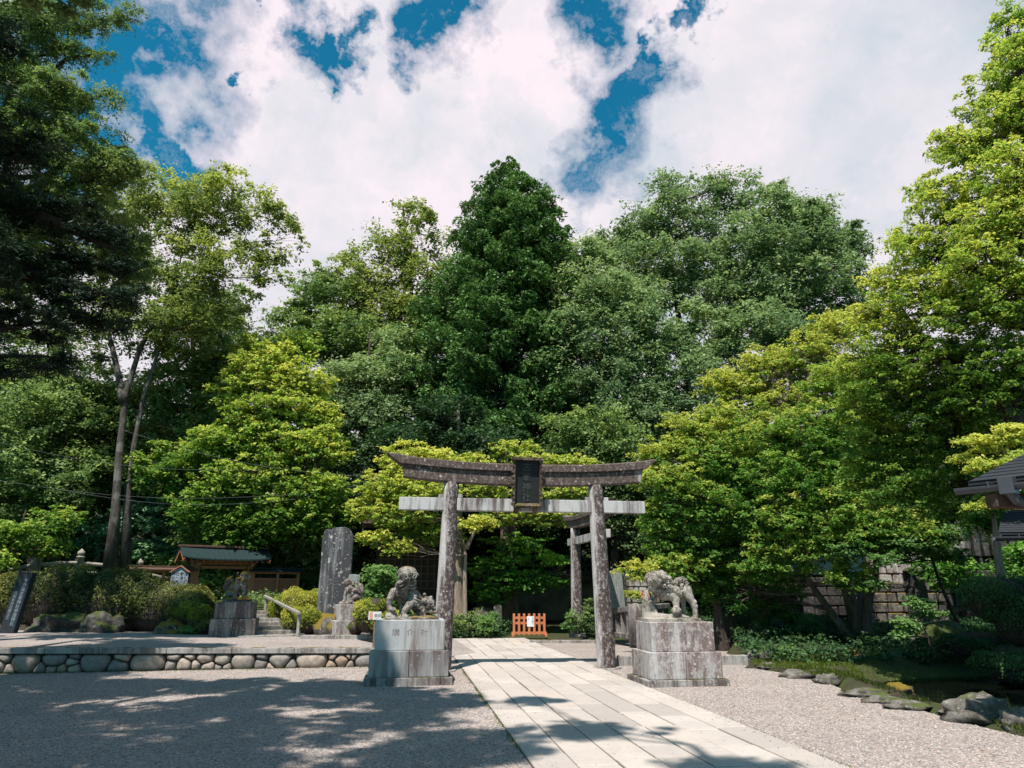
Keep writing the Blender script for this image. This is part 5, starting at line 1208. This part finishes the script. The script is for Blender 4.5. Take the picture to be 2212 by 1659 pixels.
# --- maple behind the torii
tree('maple_tree', 'bright yellow maple spreading behind the torii lintel', 'maple tree', gbase(1003, 27.4),
 [B(880, 985, 26.9, 55, 26, t=.8), B(950, 1000, 26.9, 60, 26, t=.8), B(840, 1045, 26.7, 60, 28, t=.7), B(920, 1060, 26.4, 70, 26, t=.7), B(1010, 1000, 27.2, 50, 18, t=.7), B(1040, 1055, 26.9, 60, 22, t=.65), B(800, 1100, 26.7, 45, 24, t=.75), B(870, 1110, 26.4, 60, 24, t=.6), B(810, 1160, 26.4, 40, 14, t=.85),
  B(1160, 995, 27.2, 60, 18, t=.65), B(1240, 1000, 27.2, 45, 16, t=.65), B(1220, 1060, 27.2, 50, 20, t=.6), B(1120, 1110, 26.9, 80, 18, t=.6), B(1030, 1130, 26.4, 45, 14, t=1.0), B(860, 1180, 26.4, 36, 14, t=.85), B(1110, 970, 27.4, 50, 16, t=.6), B(1200, 1120, 26.9, 50, 16, t=.5), B(930, 1150, 26.9, 60, 22, t=.4)],
 'maple_y', 'pale', .11, 28, bs=1.3, vs=1.2, cr=.34, flat=.28, trunk=[[gbase(1006, 27.0), P(1004, 1260, 27.0), P(1006, 1185, 27.0), P(985, 1130, 27.0), P(960, 1060, 27.0)], [P(1006, 1185, 27.0), P(1030, 1140, 27.0), P(1080, 1080, 27.0), P(1150, 1020, 27.2)]], q=1.1, droop=.3, limbw=.45, cov=.8)
tree('maple_tree', 'low shaded green maple spreading behind the path end', 'maple tree', gbase(1080, 28.7),
 [B(1060, 1225, 28.2, 60, 26, t=.35), B(1130, 1205, 28.2, 80, 24, t=.5), B(1200, 1208, 27.8, 44, 14, t=1.0), B(1110, 1255, 28.2, 80, 26, t=.3), B(1060, 1280, 28.2, 55, 22, t=.4), B(1170, 1250, 28.2, 60, 22, t=.35), B(1120, 1170, 28.2, 70, 20, t=.4)], 'maple_g', 'dark', .08, 29, cr=.40, flat=.14, q=.9)
# --- big trunks in the shade
tree('cedar_tree', 'thick pale trunk just right of the left gate pillar, crown lost above', 'tree', gbase(985, 27.5),
 [B(960, 900, 28.5, 90, 50, t=.2), B(1010, 960, 28, 80, 40, t=.2), B(940, 1060, 28.5, 80, 40, t=.15)], 'dark', 'pale', .36, 32, cr=.7, trunk=[[gbase(985, 27.5), P(986, 1150, 27.5), P(990, 1000, 28), P(990, 880, 28)]])
tree('cedar_tree', 'dark brown twin-stemmed trunk in the shade behind the path end', 'tree', gbase(1088, 29),
 [B(1060, 960, 30, 90, 40, t=.2), B(1140, 1000, 29.5, 90, 40, t=.2), B(1100, 1080, 30, 90, 36, t=.2)], 'dark', 'brown', .34, 33, cr=.7, trunk=[[gbase(1088, 29), P(1090, 1200, 29), P(1092, 1080, 29), P(1095, 950, 29.4)], [gbase(1108, 29.2), P(1104, 1180, 29.3), P(1108, 1060, 29.4), P(1120, 960, 29.6)]])
# --- right maples, middle distance
tree('maple_tree', 'orange-tipped maple with layered sprays right of the torii', 'maple tree', gbase(1560, 21),
 [B(1440, 975, 20, 50, 26, t=.75), B(1500, 930, 20.3, 60, 30, t=.75), B(1570, 900, 20.5, 60, 26, t=.7), B(1460, 1040, 19.5, 60, 30, t=.6), B(1550, 990, 20, 90, 36, t=.5), B(1430, 1110, 19.8, 50, 28, t=.45), B(1520, 1090, 19.6, 90, 36, t=.4), B(1480, 1170, 20, 80, 36, t=.3), B(1600, 1060, 20.5, 90, 50, t=.25),
  B(1400, 1030, 20, 36, 18, t=.8), B(1570, 830, 21, 60, 26, t=.85), B(1640, 850, 21, 70, 30, t=.75), B(1380, 1230, 19, 46, 16, t=.9), B(1450, 1225, 19.5, 60, 22, t=.5), B(1580, 1160, 20.5, 90, 50, t=.2), B(1510, 1240, 20.4, 60, 30, t=.3), B(1400, 980, 20.5, 30, 14, t=.85)],
 'maple_o', 'dark', .17, 34, vs=1.25, L=.088, cr=.33, flat=.34, q=1.0, droop=.33, topbright=.3, bs=1.4, shell=.3, trunk=[[gbase(1553, 20.5), P(1548, 1290, 20.5), P(1530, 1200, 20.3), P(1520, 1080, 20.2), P(1540, 960, 20.4)], [gbase(1565, 20.8), P(1580, 1260, 20.8), P(1600, 1120, 20.8), P(1620, 960, 21)]])
tree('maple_tree', 'spreading maple with several leaning trunks in the right garden', 'maple tree', gbase(1850, 19.5),
 [B(1700, 790, 20.5, 70, 30, t=.75), B(1770, 760, 20, 70, 34, t=.8), B(1720, 870, 20, 80, 36, t=.7), B(1830, 830, 19, 80, 45, t=.6), B(1680, 940, 19.5, 80, 36, t=.55), B(1790, 930, 18.6, 90, 45, t=.45), B(1690, 1030, 19, 70, 40, t=.35), B(1790, 1030, 18.5, 90, 50, t=.3), B(1720, 1110, 18.6, 80, 36, t=.5), B(1830, 1110, 18, 80, 40, t=.45),
  B(1690, 1190, 18.8, 70, 32, t=.55), B(1780, 1180, 18.4, 60, 34, t=.6), B(1870, 1150, 17.8, 70, 36, t=.45), B(1840, 1240, 18, 50, 26, t=.5), B(1650, 1120, 19.5, 60, 36, t=.3), B(1640, 780, 21, 50, 22, t=.9), B(1800, 705, 20, 50, 24, t=.9), B(1950, 1040, 18, 80, 50, t=.25), B(1930, 1120, 18, 70, 30, t=.6), B(1990, 1150, 17.6, 60, 26, t=.5), B(1640, 1230, 19.2, 50, 24, t=.35), B(1700, 1250, 19.6, 40, 18, t=.3),
  B(1970, 1175, 18.6, 80, 28, t=.5), B(2020, 1110, 18.6, 60, 34, t=.4), B(1580, 1260, 20.6, 70, 40, t=.15), B(1660, 1290, 20.8, 60, 34, t=.15)],
 'maple_o', 'brown', .17, 35, vs=1.25, L=.085, cr=.33, flat=.34, q=.95, droop=.35, topbright=.3, bs=1.4, shell=.3, trunk=[[gbase(1848, 19.6), P(1842, 1300, 19.5), P(1810, 1210, 19.4), P(1790, 1080, 19.2), P(1780, 940, 19)],
  [gbase(1858, 19.4), P(1875, 1300, 19.3), P(1895, 1240, 19.2), P(1885, 1160, 19), P(1930, 1060, 18.6)], [gbase(1838, 19.5), P(1800, 1330, 19.5), P(1750, 1260, 19.4), P(1720, 1200, 19.2), P(1690, 1080, 19)], [gbase(1843, 19.7), P(1826, 1280, 19.6), P(1815, 1180, 19.4), P(1840, 1080, 19)]])
tree('maple_tree', 'pale green maple sprays hanging before the upper block wall', 'maple tree', gbase(2070, 19),
 [B(1990, 1110, 18, 50, 20, t=.5), B(2030, 1150, 17.6, 60, 24, t=.45), B(1960, 1170, 17.4, 50, 20, t=.5), B(1910, 1210, 17.2, 40, 16, t=.5), B(2060, 1200, 17.6, 50, 24, t=.3), B(1890, 1260, 17.4, 26, 12, t=.5), B(2080, 1100, 18, 50, 24, t=.3), B(1820, 1190, 17.6, 46, 18, t=.55)], 'fresh', 'dark', .07, 47, cr=.3, flat=.25, q=.85, L=.085)
# --- near big maple, trunk outside the frame on the right
nb_ = Vector((12.6, 11.5, 0))
tree('maple_tree', 'huge sunlit yellow-green maple leaning in from the right edge', 'maple tree', nb_,
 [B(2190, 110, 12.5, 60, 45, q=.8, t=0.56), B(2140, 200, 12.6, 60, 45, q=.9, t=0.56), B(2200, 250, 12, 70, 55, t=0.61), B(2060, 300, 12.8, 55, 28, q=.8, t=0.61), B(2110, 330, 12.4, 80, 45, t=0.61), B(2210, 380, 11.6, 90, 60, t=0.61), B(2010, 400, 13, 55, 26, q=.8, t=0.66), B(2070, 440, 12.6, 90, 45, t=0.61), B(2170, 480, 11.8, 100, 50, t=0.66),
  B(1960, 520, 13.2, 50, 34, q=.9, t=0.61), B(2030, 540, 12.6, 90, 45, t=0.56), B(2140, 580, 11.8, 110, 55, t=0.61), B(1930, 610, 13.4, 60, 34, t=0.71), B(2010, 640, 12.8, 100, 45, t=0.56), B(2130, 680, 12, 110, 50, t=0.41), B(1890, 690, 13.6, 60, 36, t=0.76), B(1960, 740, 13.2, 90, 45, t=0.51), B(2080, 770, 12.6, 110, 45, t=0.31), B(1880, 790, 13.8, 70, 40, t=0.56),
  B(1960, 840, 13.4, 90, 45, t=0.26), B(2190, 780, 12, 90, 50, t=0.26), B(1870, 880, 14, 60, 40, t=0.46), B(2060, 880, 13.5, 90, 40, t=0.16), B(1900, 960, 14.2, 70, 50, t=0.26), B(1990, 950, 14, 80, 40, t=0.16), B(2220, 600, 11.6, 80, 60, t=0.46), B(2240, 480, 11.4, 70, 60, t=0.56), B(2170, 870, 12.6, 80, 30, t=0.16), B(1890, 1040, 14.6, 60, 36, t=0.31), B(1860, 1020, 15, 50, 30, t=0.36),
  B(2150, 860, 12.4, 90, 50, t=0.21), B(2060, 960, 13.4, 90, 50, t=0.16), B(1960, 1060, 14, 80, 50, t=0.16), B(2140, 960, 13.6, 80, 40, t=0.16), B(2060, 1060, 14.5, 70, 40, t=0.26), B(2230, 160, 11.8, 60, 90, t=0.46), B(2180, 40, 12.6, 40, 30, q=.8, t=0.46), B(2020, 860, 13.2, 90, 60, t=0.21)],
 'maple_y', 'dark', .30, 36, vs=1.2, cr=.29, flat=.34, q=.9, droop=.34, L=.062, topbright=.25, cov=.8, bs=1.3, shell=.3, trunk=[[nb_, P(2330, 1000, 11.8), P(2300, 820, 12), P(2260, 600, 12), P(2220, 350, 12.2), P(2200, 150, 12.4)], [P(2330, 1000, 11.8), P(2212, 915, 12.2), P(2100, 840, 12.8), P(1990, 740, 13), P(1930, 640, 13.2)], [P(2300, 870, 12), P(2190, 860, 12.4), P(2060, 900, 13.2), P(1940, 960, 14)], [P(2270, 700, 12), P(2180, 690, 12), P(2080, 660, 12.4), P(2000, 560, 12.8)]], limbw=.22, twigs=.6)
tree('maple_tree', 'hanging yellow maple sprays just above the dark roof corner', 'maple tree', Vector((11.2, 13.2, 0)),
 [B(2110, 955, 11, 50, 22, t=.85), B(2180, 940, 10.6, 60, 26, t=.8), B(2060, 985, 11.2, 36, 14, t=.95), B(2140, 1000, 10.8, 60, 20, t=.75), B(2210, 990, 10.4, 50, 26, t=.7), B(2170, 1080, 11.5, 50, 20, t=.6), B(2110, 1090, 12, 26, 14, t=.8)], 'maple_y', 'dark', .09, 37, cr=.32, flat=.14, L=.055, trunk=[[Vector((11.2, 13.2, 0)), P(2260, 1150, 12), P(2240, 1020, 11), P(2160, 970, 11)]])
tree('pine_tree', 'reddish flaking trunk standing left of the lower eave', 'pine tree', gbase(2165, 16.5),
 [B(2150, 1080, 16.5, 60, 34, t=.4), B(2200, 1040, 16.5, 60, 34, t=.4), B(2130, 1120, 17, 50, 30, t=.3)], 'maple_g', 'pale', .15, 38, cr=.5, trunk=[[gbase(2166, 16.5), P(2160, 1230, 16.5), P(2150, 1150, 16.5), P(2140, 1050, 16.5)]])
tree('maple_sapling', 'young pale-green maple spray in front of the mossy boulder', 'maple sapling', P(2010, 1400, 14.5),
 [B(1985, 1300, 14.4, 36, 18, t=.9), B(1960, 1345, 14.3, 30, 16, t=.9), B(2010, 1325, 14.5, 36, 16, t=.8), B(1945, 1370, 14.3, 16, 10, t=.9)], 'fresh', 'dark', .02, 39, cr=.24, L=.06, flat=.2)
tree('maple_tree', 'dark green maple mass behind the right garden walls', 'maple tree', gbase(2080, 27),
 [B(1980, 960, 28, 120, 60, t=.25), B(2100, 1020, 27, 120, 60, t=.3), B(2190, 930, 28, 110, 70, t=.2), B(2120, 880, 29, 120, 60, t=.2), B(2200, 1100, 25, 90, 60, t=.2), B(2210, 1220, 23, 60, 60, t=.3), B(2000, 1010, 26, 70, 36, t=.3), B(2100, 1120, 25.6, 60, 30, t=.4), B(2050, 1230, 21, 70, 40, t=.25), B(1980, 1080, 24, 80, 30, t=.3)], 'maple_g', 'dark', .2, 40, cr=.7)
tree('broadleaf_tree', 'dim tree behind the right maples closing off the sky', 'tree', gbase(1750, 30),
 [B(1620, 960, 30, 120, 80, t=.25), B(1760, 960, 30, 120, 80, t=.2), B(1620, 1080, 29, 110, 80, t=.15), B(1760, 1060, 30, 120, 70, t=.15), B(1880, 960, 31, 110, 80, t=.2), B(1560, 1200, 28, 90, 70, t=.15), B(1880, 840, 33, 90, 80, t=.3)], 'dark', 'dark', .3, 41, cr=.8)
# --- dark overhanging trees at upper left
nbt = Vector((-13.5, 10.5, 0))
tree('pine_tree', 'dark needled tree reaching in from the upper left corner', 'pine tree', nbt,
 [B(20, 330, 12.5, 110, 60), B(110, 470, 12.5, 120, 45), B(200, 510, 12.6, 100, 36), B(60, 580, 12.4, 130, 45), B(190, 630, 12.5, 110, 38), B(60, 700, 12.4, 120, 50), B(160, 560, 12.8, 110, 40), B(270, 580, 12.8, 50, 24), B(0, 450, 12, 80, 60), B(190, 700, 13, 90, 30), B(20, 800, 12.6, 90, 50, q=.8), B(150, 780, 13, 80, 34, q=.7), B(250, 660, 13, 40, 22),
  B(-60, 250, 11, 110, 120), B(-80, 600, 11, 110, 160), B(-40, 80, 11, 90, 90)], 'pine', 'dark', .35, 42, cr=.55, L=.11, aspect=.22, flat=.28, droop=.15, cov=.8, q=.72, ntw=12, limbw=.2, trunk=[[nbt, P(-260, 900, 11), P(-200, 500, 11.5), P(-150, 100, 12)], [P(-230, 700, 11.2), P(-40, 560, 12), P(100, 600, 12.5), P(240, 640, 12.8)], [P(-200, 500, 11.4), P(-20, 410, 12), P(120, 480, 12.4), P(250, 540, 12.7)]])
tree('broadleaf_tree', 'dark long-leaved tree hanging over the upper left corner of the sky', 'tree', Vector((-12.5, 14.5, 0)),
 [B(60, 60, 13.5, 110, 60, t=.35), B(170, 30, 13.5, 90, 30, t=.3, q=.9), B(260, 22, 13.4, 50, 22, q=.8, t=.3), B(40, 180, 13.8, 100, 60, t=.45), B(140, 200, 13.8, 80, 50, t=.45), B(200, 118, 13.6, 50, 12, q=.7, t=.3), B(60, 290, 14, 110, 60, t=.45), B(170, 290, 14, 80, 50, t=.45), B(220, 350, 14.2, 70, 50, t=.5), B(280, 370, 14.3, 60, 45, t=.5, q=.9), B(120, 390, 14.4, 110, 50, t=.45), B(150, 100, 13.6, 60, 26, t=.3, q=.8),
  B(240, 200, 13.8, 24, 40, q=.7), B(80, 480, 14.6, 100, 60, t=.5), B(200, 450, 14.6, 90, 45, t=.55)], 'green', 'dark', .32, 43, cr=.55, L=.085, aspect=.3, flat=.35, droop=.4, q=.95, cov=.8, hang=.25, trunk=[[Vector((-12.5, 14.5, 0)), P(-160, 700, 14.5), P(-60, 420, 14.4), P(30, 200, 14.2), P(70, 60, 14)]], limbw=.25)
# --- trees outside the frame (behind and beside the viewer) whose crowns throw the dappled shade
SQ = .55
def shade_tree(label, base, blobs, seed):
    tree('broadleaf_tree', label, 'tree', base, [(Vector(c_), r_, {}) for c_, r_ in blobs], 'green', 'dark', .35, seed, L=.085, cr=.35, q=SQ, cov=2.3, twigs=.2, bs=1.0, shell=.1)
def above(gx, gy, z): return (gx-travel.x/-travel.z*z*1.0, gy-travel.y/-travel.z*z*1.0, z)
SH = [(-9.5, 9.2, 11, 2.4), (-6.0, 8.6, 11.5, 2.2), (-3.2, 8.2, 12, 1.7), (-7.5, 11.4, 11, 2.2), (-4.2, 10.9, 11.5, 1.7), (-11.5, 12.4, 11, 2.3), (-1.6, 9.9, 12, 1.1), (-10, 6, 11, 2.6), (-5.5, 5.6, 11.5, 2.4), (-2.4, 5.9, 12, 1.8), (-13.5, 9, 11, 2.8), (-10.5, 13.2, 11, 1.2), (-6.5, 12.9, 11, 1.2), (-3.4, 12.6, 11, 1.1), (-1.9, 11.9, 11.5, 1.0), (-.7, 8.0, 12, 1.1), (-8.5, 13.4, 11, .9), (-5, 13.3, 11, .8), (-12.5, 14.0, 11, 1.2), (-3.5, 7.2, 11.5, 1.3), (-1.2, 6.6, 12, 1.0), (-15, 12, 11, 2.2), (-7.6, 13.3, 12.6, 1.0), (-5.0, 13.1, 12.6, .9), (-2.7, 12.9, 12.6, .8), (-10, 13.6, 12.6, 1.0), (-1.0, 11.2, 12.6, .8), (-3.6, 13.2, 12.6, .7)]
shade_tree('tall shade tree standing behind the viewer on the left', (-9, 1.5, 0), [(above(x, y, z), (r_, r_, 1.5)) for x, y, z, r_ in SH], 44)
SH2 = [(-12.5, 14.2, 10, 1.5), (-9.2, 13.6, 10, 1.2), (-14.5, 17.6, 10, 2.2), (-11, 19.5, 10, 1.8), (-12.5, 22.5, 10, 2.0), (-8.6, 21.4, 10, 1.0)]
shade_tree('leafy tree left of the yard outside the view', (-17, 11, 0), [(above(x, y, z), (r_, r_, 1.3)) for x, y, z, r_ in SH2], 45)
SH3 = [(.9, 8.9, 13, .9), (.2, 11.2, 13, .55), (2.1, 7.2, 13, .6)]
shade_tree('slender tree behind the viewer whose branch shades the path', (3, -3, 0), [(above(x, y, z), (r_*1.3, r_*.7, .5)) for x, y, z, r_ in SH3], 46)

# ================================================================== HEDGES, SHRUBS
def hedge(name, label, parts, leaf, seed, L=.05, cat='hedge', group=None, dens=1.0, core=True, tt=.45):
    g = np.random.default_rng(seed); c0 = Vector(parts[0][0]); base = Vector((c0.x, c0.y, c0.z-parts[0][1][2])); e = empty(name, base, 0, label, cat, group); acc = Acc(); cm = MB()
    for k, (c_, r_) in enumerate(parts):
        r_ = np.array(r_); area = 2*math.pi*((r_[0]*r_[1])**1.6+(r_[0]*r_[2])**1.6+(r_[1]*r_[2])**1.6)**(1/1.6)/3**(1/1.6)*1.3; N = int(dens*1.7*area/(L*L*.6*.5))
        d = g.normal(0, 1, (N, 3)); d[:, 2] = np.abs(d[:, 2])*1.0-.25*(g.random(N) < .35); d /= np.linalg.norm(d, axis=1)[:, None]
        dd = np.sign(d)*np.abs(d)**.8; dd /= np.maximum(np.linalg.norm(dd, axis=1), .001)[:, None]**.6
        bumpn = np.array([mnoise.noise(Vector((float(x[0]*r_[0])*2.4, float(x[1]*r_[1])*2.4, float(x[2]*r_[2])*2.4+seed))) for x in d[::8]]); bumpn = np.repeat(bumpn, 8)[:N]*0
        p = np.array(c_)+dd*r_*(g.uniform(.84, 1.06, N))[:, None]
        # coherent lumps through a cheap sine field
        lump = 1.7*(np.sin(p[:, 0]*3.1+seed)+np.sin(p[:, 1]*3.7+1)+np.sin(p[:, 2]*4.3+2)+np.sin(p[:, 0]*7.3+p[:, 2]*5.1)+.8*np.sin(p[:, 0]*13+p[:, 2]*11)*np.sin(p[:, 2]*15))*.03
        p += d*lump[:, None]
        nrm = d+g.normal(0, .6, (N, 3)); nrm /= np.linalg.norm(nrm, axis=1)[:, None]
        dr = g.normal(0, 1, (N, 3)); dr[:, 2] += .3; dr -= nrm*np.sum(dr*nrm, 1)[:, None]; dr /= np.linalg.norm(dr, axis=1)[:, None]; s = np.cross(nrm, dr); kk = g.uniform(.6, 1.3, N)[:, None]*L
        V = np.stack([p-dr*.5*kk, p+s*.3*kk, p+dr*.5*kk, p-s*.3*kk], 1).reshape(-1, 3)-np.array(base)
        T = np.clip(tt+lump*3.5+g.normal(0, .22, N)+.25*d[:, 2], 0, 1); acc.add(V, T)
        cm.ellip(Vector(c_)-base, tuple(r_*.84), n=20, m=12, nz=.05, sd=seed+k)
    if core: cm.build('twigs', BK['dark'], e)
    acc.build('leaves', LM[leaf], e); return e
def HB(px, py, D, rx, ry, dep=.8): s = mpp(px, py, D); return (P(px, py, D), (rx*s, dep, ry*s))
hedge('azalea_hedge', 'big rounded dark azalea hedge on the left terrace', [HB(140, 1300, 22.3, 120, 72, 1.0), HB(250, 1310, 22, 120, 78, 1.0), HB(360, 1322, 21.8, 90, 58, .9), HB(60, 1310, 22.6, 80, 72, 1.0), HB(420, 1330, 21.2, 45, 48, .7), HB(-40, 1300, 22.8, 80, 60, 1.0)], 'hedge', 51, L=.07)
hedge('azalea_bush', 'yellow-green azalea bush at the right end of the hedge, beside the mossy pedestal', [HB(432, 1340, 20.6, 26, 30, .5), HB(445, 1355, 20.4, 18, 20, .4), HB(408, 1330, 20.8, 30, 26, .5)], 'hedge_y', 52, L=.05, cat='bush', tt=.2)
hedge('azalea_hedge', 'yellow-tipped azalea hedge right of the steps and handrail', [HB(640, 1315, 22.4, 50, 34, .8), HB(655, 1345, 21, 40, 32, .6), HB(610, 1335, 22.6, 34, 30, .6), HB(680, 1308, 23, 34, 30, .6)], 'hedge_y', 53, L=.05, tt=.35)
hedge('azalea_bush', 'rounded yellow-green azalea between small lion and notice board', [HB(795, 1335, 19.4, 30, 36, .6), HB(835, 1350, 19.2, 34, 26, .5), HB(770, 1355, 19.6, 20, 20, .4), HB(812, 1312, 19.9, 26, 22, .5)], 'hedge_y', 54, L=.06, cat='bush', tt=.3)
def shrub(label, px, pyb, D, blobs, leaf, seed, L=.06, cr=.28, name='shrub', q=1.0, flat=.35, bark='dark'):
    tree(name, label, 'shrub', P(px, pyb, D), blobs, leaf, bark, .03, seed, L=L, cr=cr, q=q, flat=flat, crownname='leaves', droop=.3)
shrub('fresh green leafy shrub behind the left lion', 830, 1330, 21.5, [B(820, 1240, 21.5, 36, 26, t=.7), B(800, 1270, 21.5, 34, 26, t=.55), B(850, 1260, 21.8, 36, 30, t=.5), B(830, 1300, 21.6, 36, 20, t=.3)], 'fresh', 55, L=.09, cr=.38)
shrub('bright green shrub left of the orange barrier', 1050, 1376, 25.4, [B(1048, 1350, 25.4, 24, 20, t=.75), B(1060, 1335, 25.8, 26, 16, t=.4)], 'fresh', 56, L=.075, cr=.3)
shrub('small light green shrub at the foot of the small torii', 1228, 1368, 24.6, [B(1232, 1340, 24.6, 16, 22, t=.9)], 'fresh', 57, L=.07, cr=.22)
shrub('dark green shrub between the two torii pillars', 1275, 1375, 24.4, [B(1270, 1340, 24.4, 20, 28, t=.3), B(1272, 1310, 24.6, 14, 20, t=.3)], 'green', 58, cr=.3)
shrub('low dim shrubs beneath the thick pale trunk', 985, 1375, 26.5, [B(985, 1350, 26.5, 44, 14, t=.4), B(940, 1355, 26.5, 40, 14, t=.3), B(1010, 1335, 27, 36, 16, t=.3)], 'green', 59, cr=.3)
shrub('bright ground-hugging plants at the hedge foot left of the mossy pedestal', 410, 1372, 20.2, [B(410, 1362, 20.2, 22, 10, t=.8), B(428, 1350, 20.3, 14, 14, t=.6)], 'fresh', 60, L=.06, cr=.2)
shrub('wispy light-green shrub on the grass strip right of the pedestal', 1735, 1455, 16.6, [B(1700, 1410, 16.8, 30, 22, q=.35, t=.9), B(1740, 1425, 16.6, 28, 20, q=.45, t=.8), B(1762, 1435, 16.4, 20, 16, q=.5, t=.7)], 'fresh', 61, L=.05, cr=.22, q=.6)
shrub('reddish maple sprig between the balustrade and the right lion', 1400, 1330, 20.5, [B(1396, 1286, 20.5, 12, 8, t=.6)], 'red', 62, L=.09, cr=.14)
shrub('sunlit green plants behind the balustrade', 1365, 1300, 24.2, [B(1372, 1285, 24.2, 36, 12, t=.7), B(1345, 1340, 24, 16, 10, t=.8)], 'maple_y', 63, cr=.25, q=.8)
for args in (('clipped dark mossy bush beneath the maple trunks', [HB(1775, 1372, 20.6, 66, 42, .9)], 64), ('low dark bush right of the maple trunks', [HB(1925, 1385, 20.4, 66, 28, .7)], 65),
             ('large dark bush at the right edge under the lower eave', [HB(2165, 1300, 15.5, 66, 56, 1.0), HB(2220, 1350, 14.8, 60, 60, .9)], 66), ('dark bush above the pond at right', [HB(2120, 1395, 16.5, 80, 34, .8), HB(2200, 1440, 14.6, 70, 50, .8)], 67),
             ('dark rounded shrub at the foot of the orange-tipped maple', [HB(1610, 1350, 22.5, 44, 40, .8)], 68)):
    hedge('dark_bush', args[0], args[1], 'dark', args[2], L=.055, cat='bush')
# --- moss and grass blades
def gpt(poly_px, z=None):
    poly = [G(*p).xy for p in poly_px]; xs_ = [p[0] for p in poly]; ys_ = [p[1] for p in poly]
    def f():
        for _ in range(30):
            x, y = random.uniform(min(xs_), max(xs_)), random.uniform(min(ys_), max(ys_))
            if inpoly(x, y, poly) and mnoise.noise(Vector((x*1.1, y*1.1, 2))) > -.25: h = height(x, y); return (x, y, h) if h > -.16 else None
    return f
grass('grass', 'bright green grass strip at the gravel edge on the right', 16000, gpt([(1620, 1415), (1800, 1428), (1870, 1450), (1830, 1482), (1780, 1476), (1630, 1448)]), .07, LM['grass'])
grass('moss_grass', 'short mossy grass under the right maples', 30000, gpt([(1560, 1385), (1700, 1365), (2050, 1370), (2200, 1420), (1950, 1460), (1750, 1440), (1600, 1410)]), .05, LM['mossg'])
grass('moss_grass', 'dark damp grass along the near bank of the pond', 9000, gpt([(1700, 1456), (1830, 1484), (1990, 1530), (2100, 1556), (2212, 1592), (2300, 1600), (2300, 1540), (1990, 1490), (1830, 1450)]), .07, LM['mossd'])
def path_edge():
    y = random.uniform(6, 23); p = side*((xl if random.random() < .55 else xr)+random.gauss(0, .025))+fwd*y
    return (p.x, p.y, 0.0) if mnoise.noise(Vector((p.x*.9, p.y*.9, 5))) > .02 else None
grass('weeds', 'tiny weeds growing along the edges of the stone path', 2600, path_edge, .035, LM['grass'], .004)
def terr_pt():
    x = random.uniform(-16, -2); k = wl0.lerp(wl1, min(1, max(0, (x-wl0.x)/(wl1.x-wl0.x)))); return (x, k.y-abs(random.gauss(0, .18))-.02, 0)
grass('weeds', 'sparse weeds along the foot of the rubble wall', 1500, terr_pt, .05, LM['grass'], .004)
def fallen():
    y = random.uniform(6, 17); x = random.uniform(-.7, .75)*y; return (x, y, .012) if inpoly(x, y, yard) else None
V = []; k = 0
while k < 420:
    p = fallen()
    if p: a = random.random()*6.28; s = random.uniform(.012, .028); V.append([(p[0]+s*math.cos(a+j*1.57)*(1 if j % 2 else .5), p[1]+s*math.sin(a+j*1.57)*(1 if j % 2 else .5), p[2]+random.uniform(0, .012)) for j in range(4)]); k += 1
V = np.array(V).reshape(-1, 3); tag(mesh_np('fallen_leaves', V, np.arange(len(V)), np.full(420, 4), LM['dry'], tint=rng.random(420)), 'dry fallen leaves strewn over the gravel', 'leaves', kind='stuff')
def under(reg, n, hmax, leaf, name, label, sd, L=.09):
    g = np.random.default_rng(sd); cen = []; rad = []; t0 = []
    while len(cen) < n:
        x, y = random.uniform(*reg[0]), random.uniform(*reg[1]); h = height(x, y)
        if h < -.06 or inpoly(x, y, yard) or (y < 26 and 1.1 < x < 2.2) or mnoise.noise(Vector((x*.5, y*.5, sd))) < -.28: continue
        if abs(x-1.2) < 1.3 and y < 40: continue
        cen.append((x, y, h+random.uniform(.05, hmax))); rad.append(random.uniform(.22, .42)); t0.append(random.uniform(.15, .6))
    V, T = leaf_quads(np.array(cen), np.array(rad), 60, L, L*.55, g, flat=.5, droop=.3, tint0=np.array(t0)); a = Acc(); a.add(V, T)
    tag(a.build(name, LM[leaf], None), label, 'undergrowth', kind='stuff')
under(((4.6, 18), (16.5, 36)), 2300, .36, 'dark', 'undergrowth', 'low dark leafy undergrowth across the right garden', 81)
under(((-24, -2), (24.5, 38)), 2000, .6, 'green', 'undergrowth', 'leafy undergrowth on the slope behind the left hedge and gate', 82)
under(((-3, 5.5), (26, 38)), 700, .5, 'dark', 'undergrowth', 'dim undergrowth in the shade behind the path end', 83)
# --- far wood on the rising ground: reads as one mass
g = np.random.default_rng(77); acc = Acc(); cen = []; rad = []; t0 = []
for i in range(2100):
    D = random.choice((random.uniform(33.5, 38), random.uniform(38, 48), random.uniform(48, 62))); px = random.uniform(-350, 2600); p = P(px, 1200, D); hz = height(p.x, D); z = hz+random.random()**1.2*(7+(D-33)*.35)*(1 if abs(px-1106) > 100 else .9)
    cen.append((p.x, D, z)); rad.append(random.uniform(1.0, 1.9)); t0.append(random.uniform(.1, .55))
V, T = leaf_quads(np.array(cen), np.array(rad), 130, .32, .2, g, flat=.5, droop=.4, tint0=np.array(t0)); acc.add(V, T)
fw = acc.build('far_woods', LM['dark'], None); tag(fw, 'dark wooded hillside far behind the trees', 'woods', kind='stuff')
open("/tmp/leaves","w").write(str(NLEAF)) if False else None
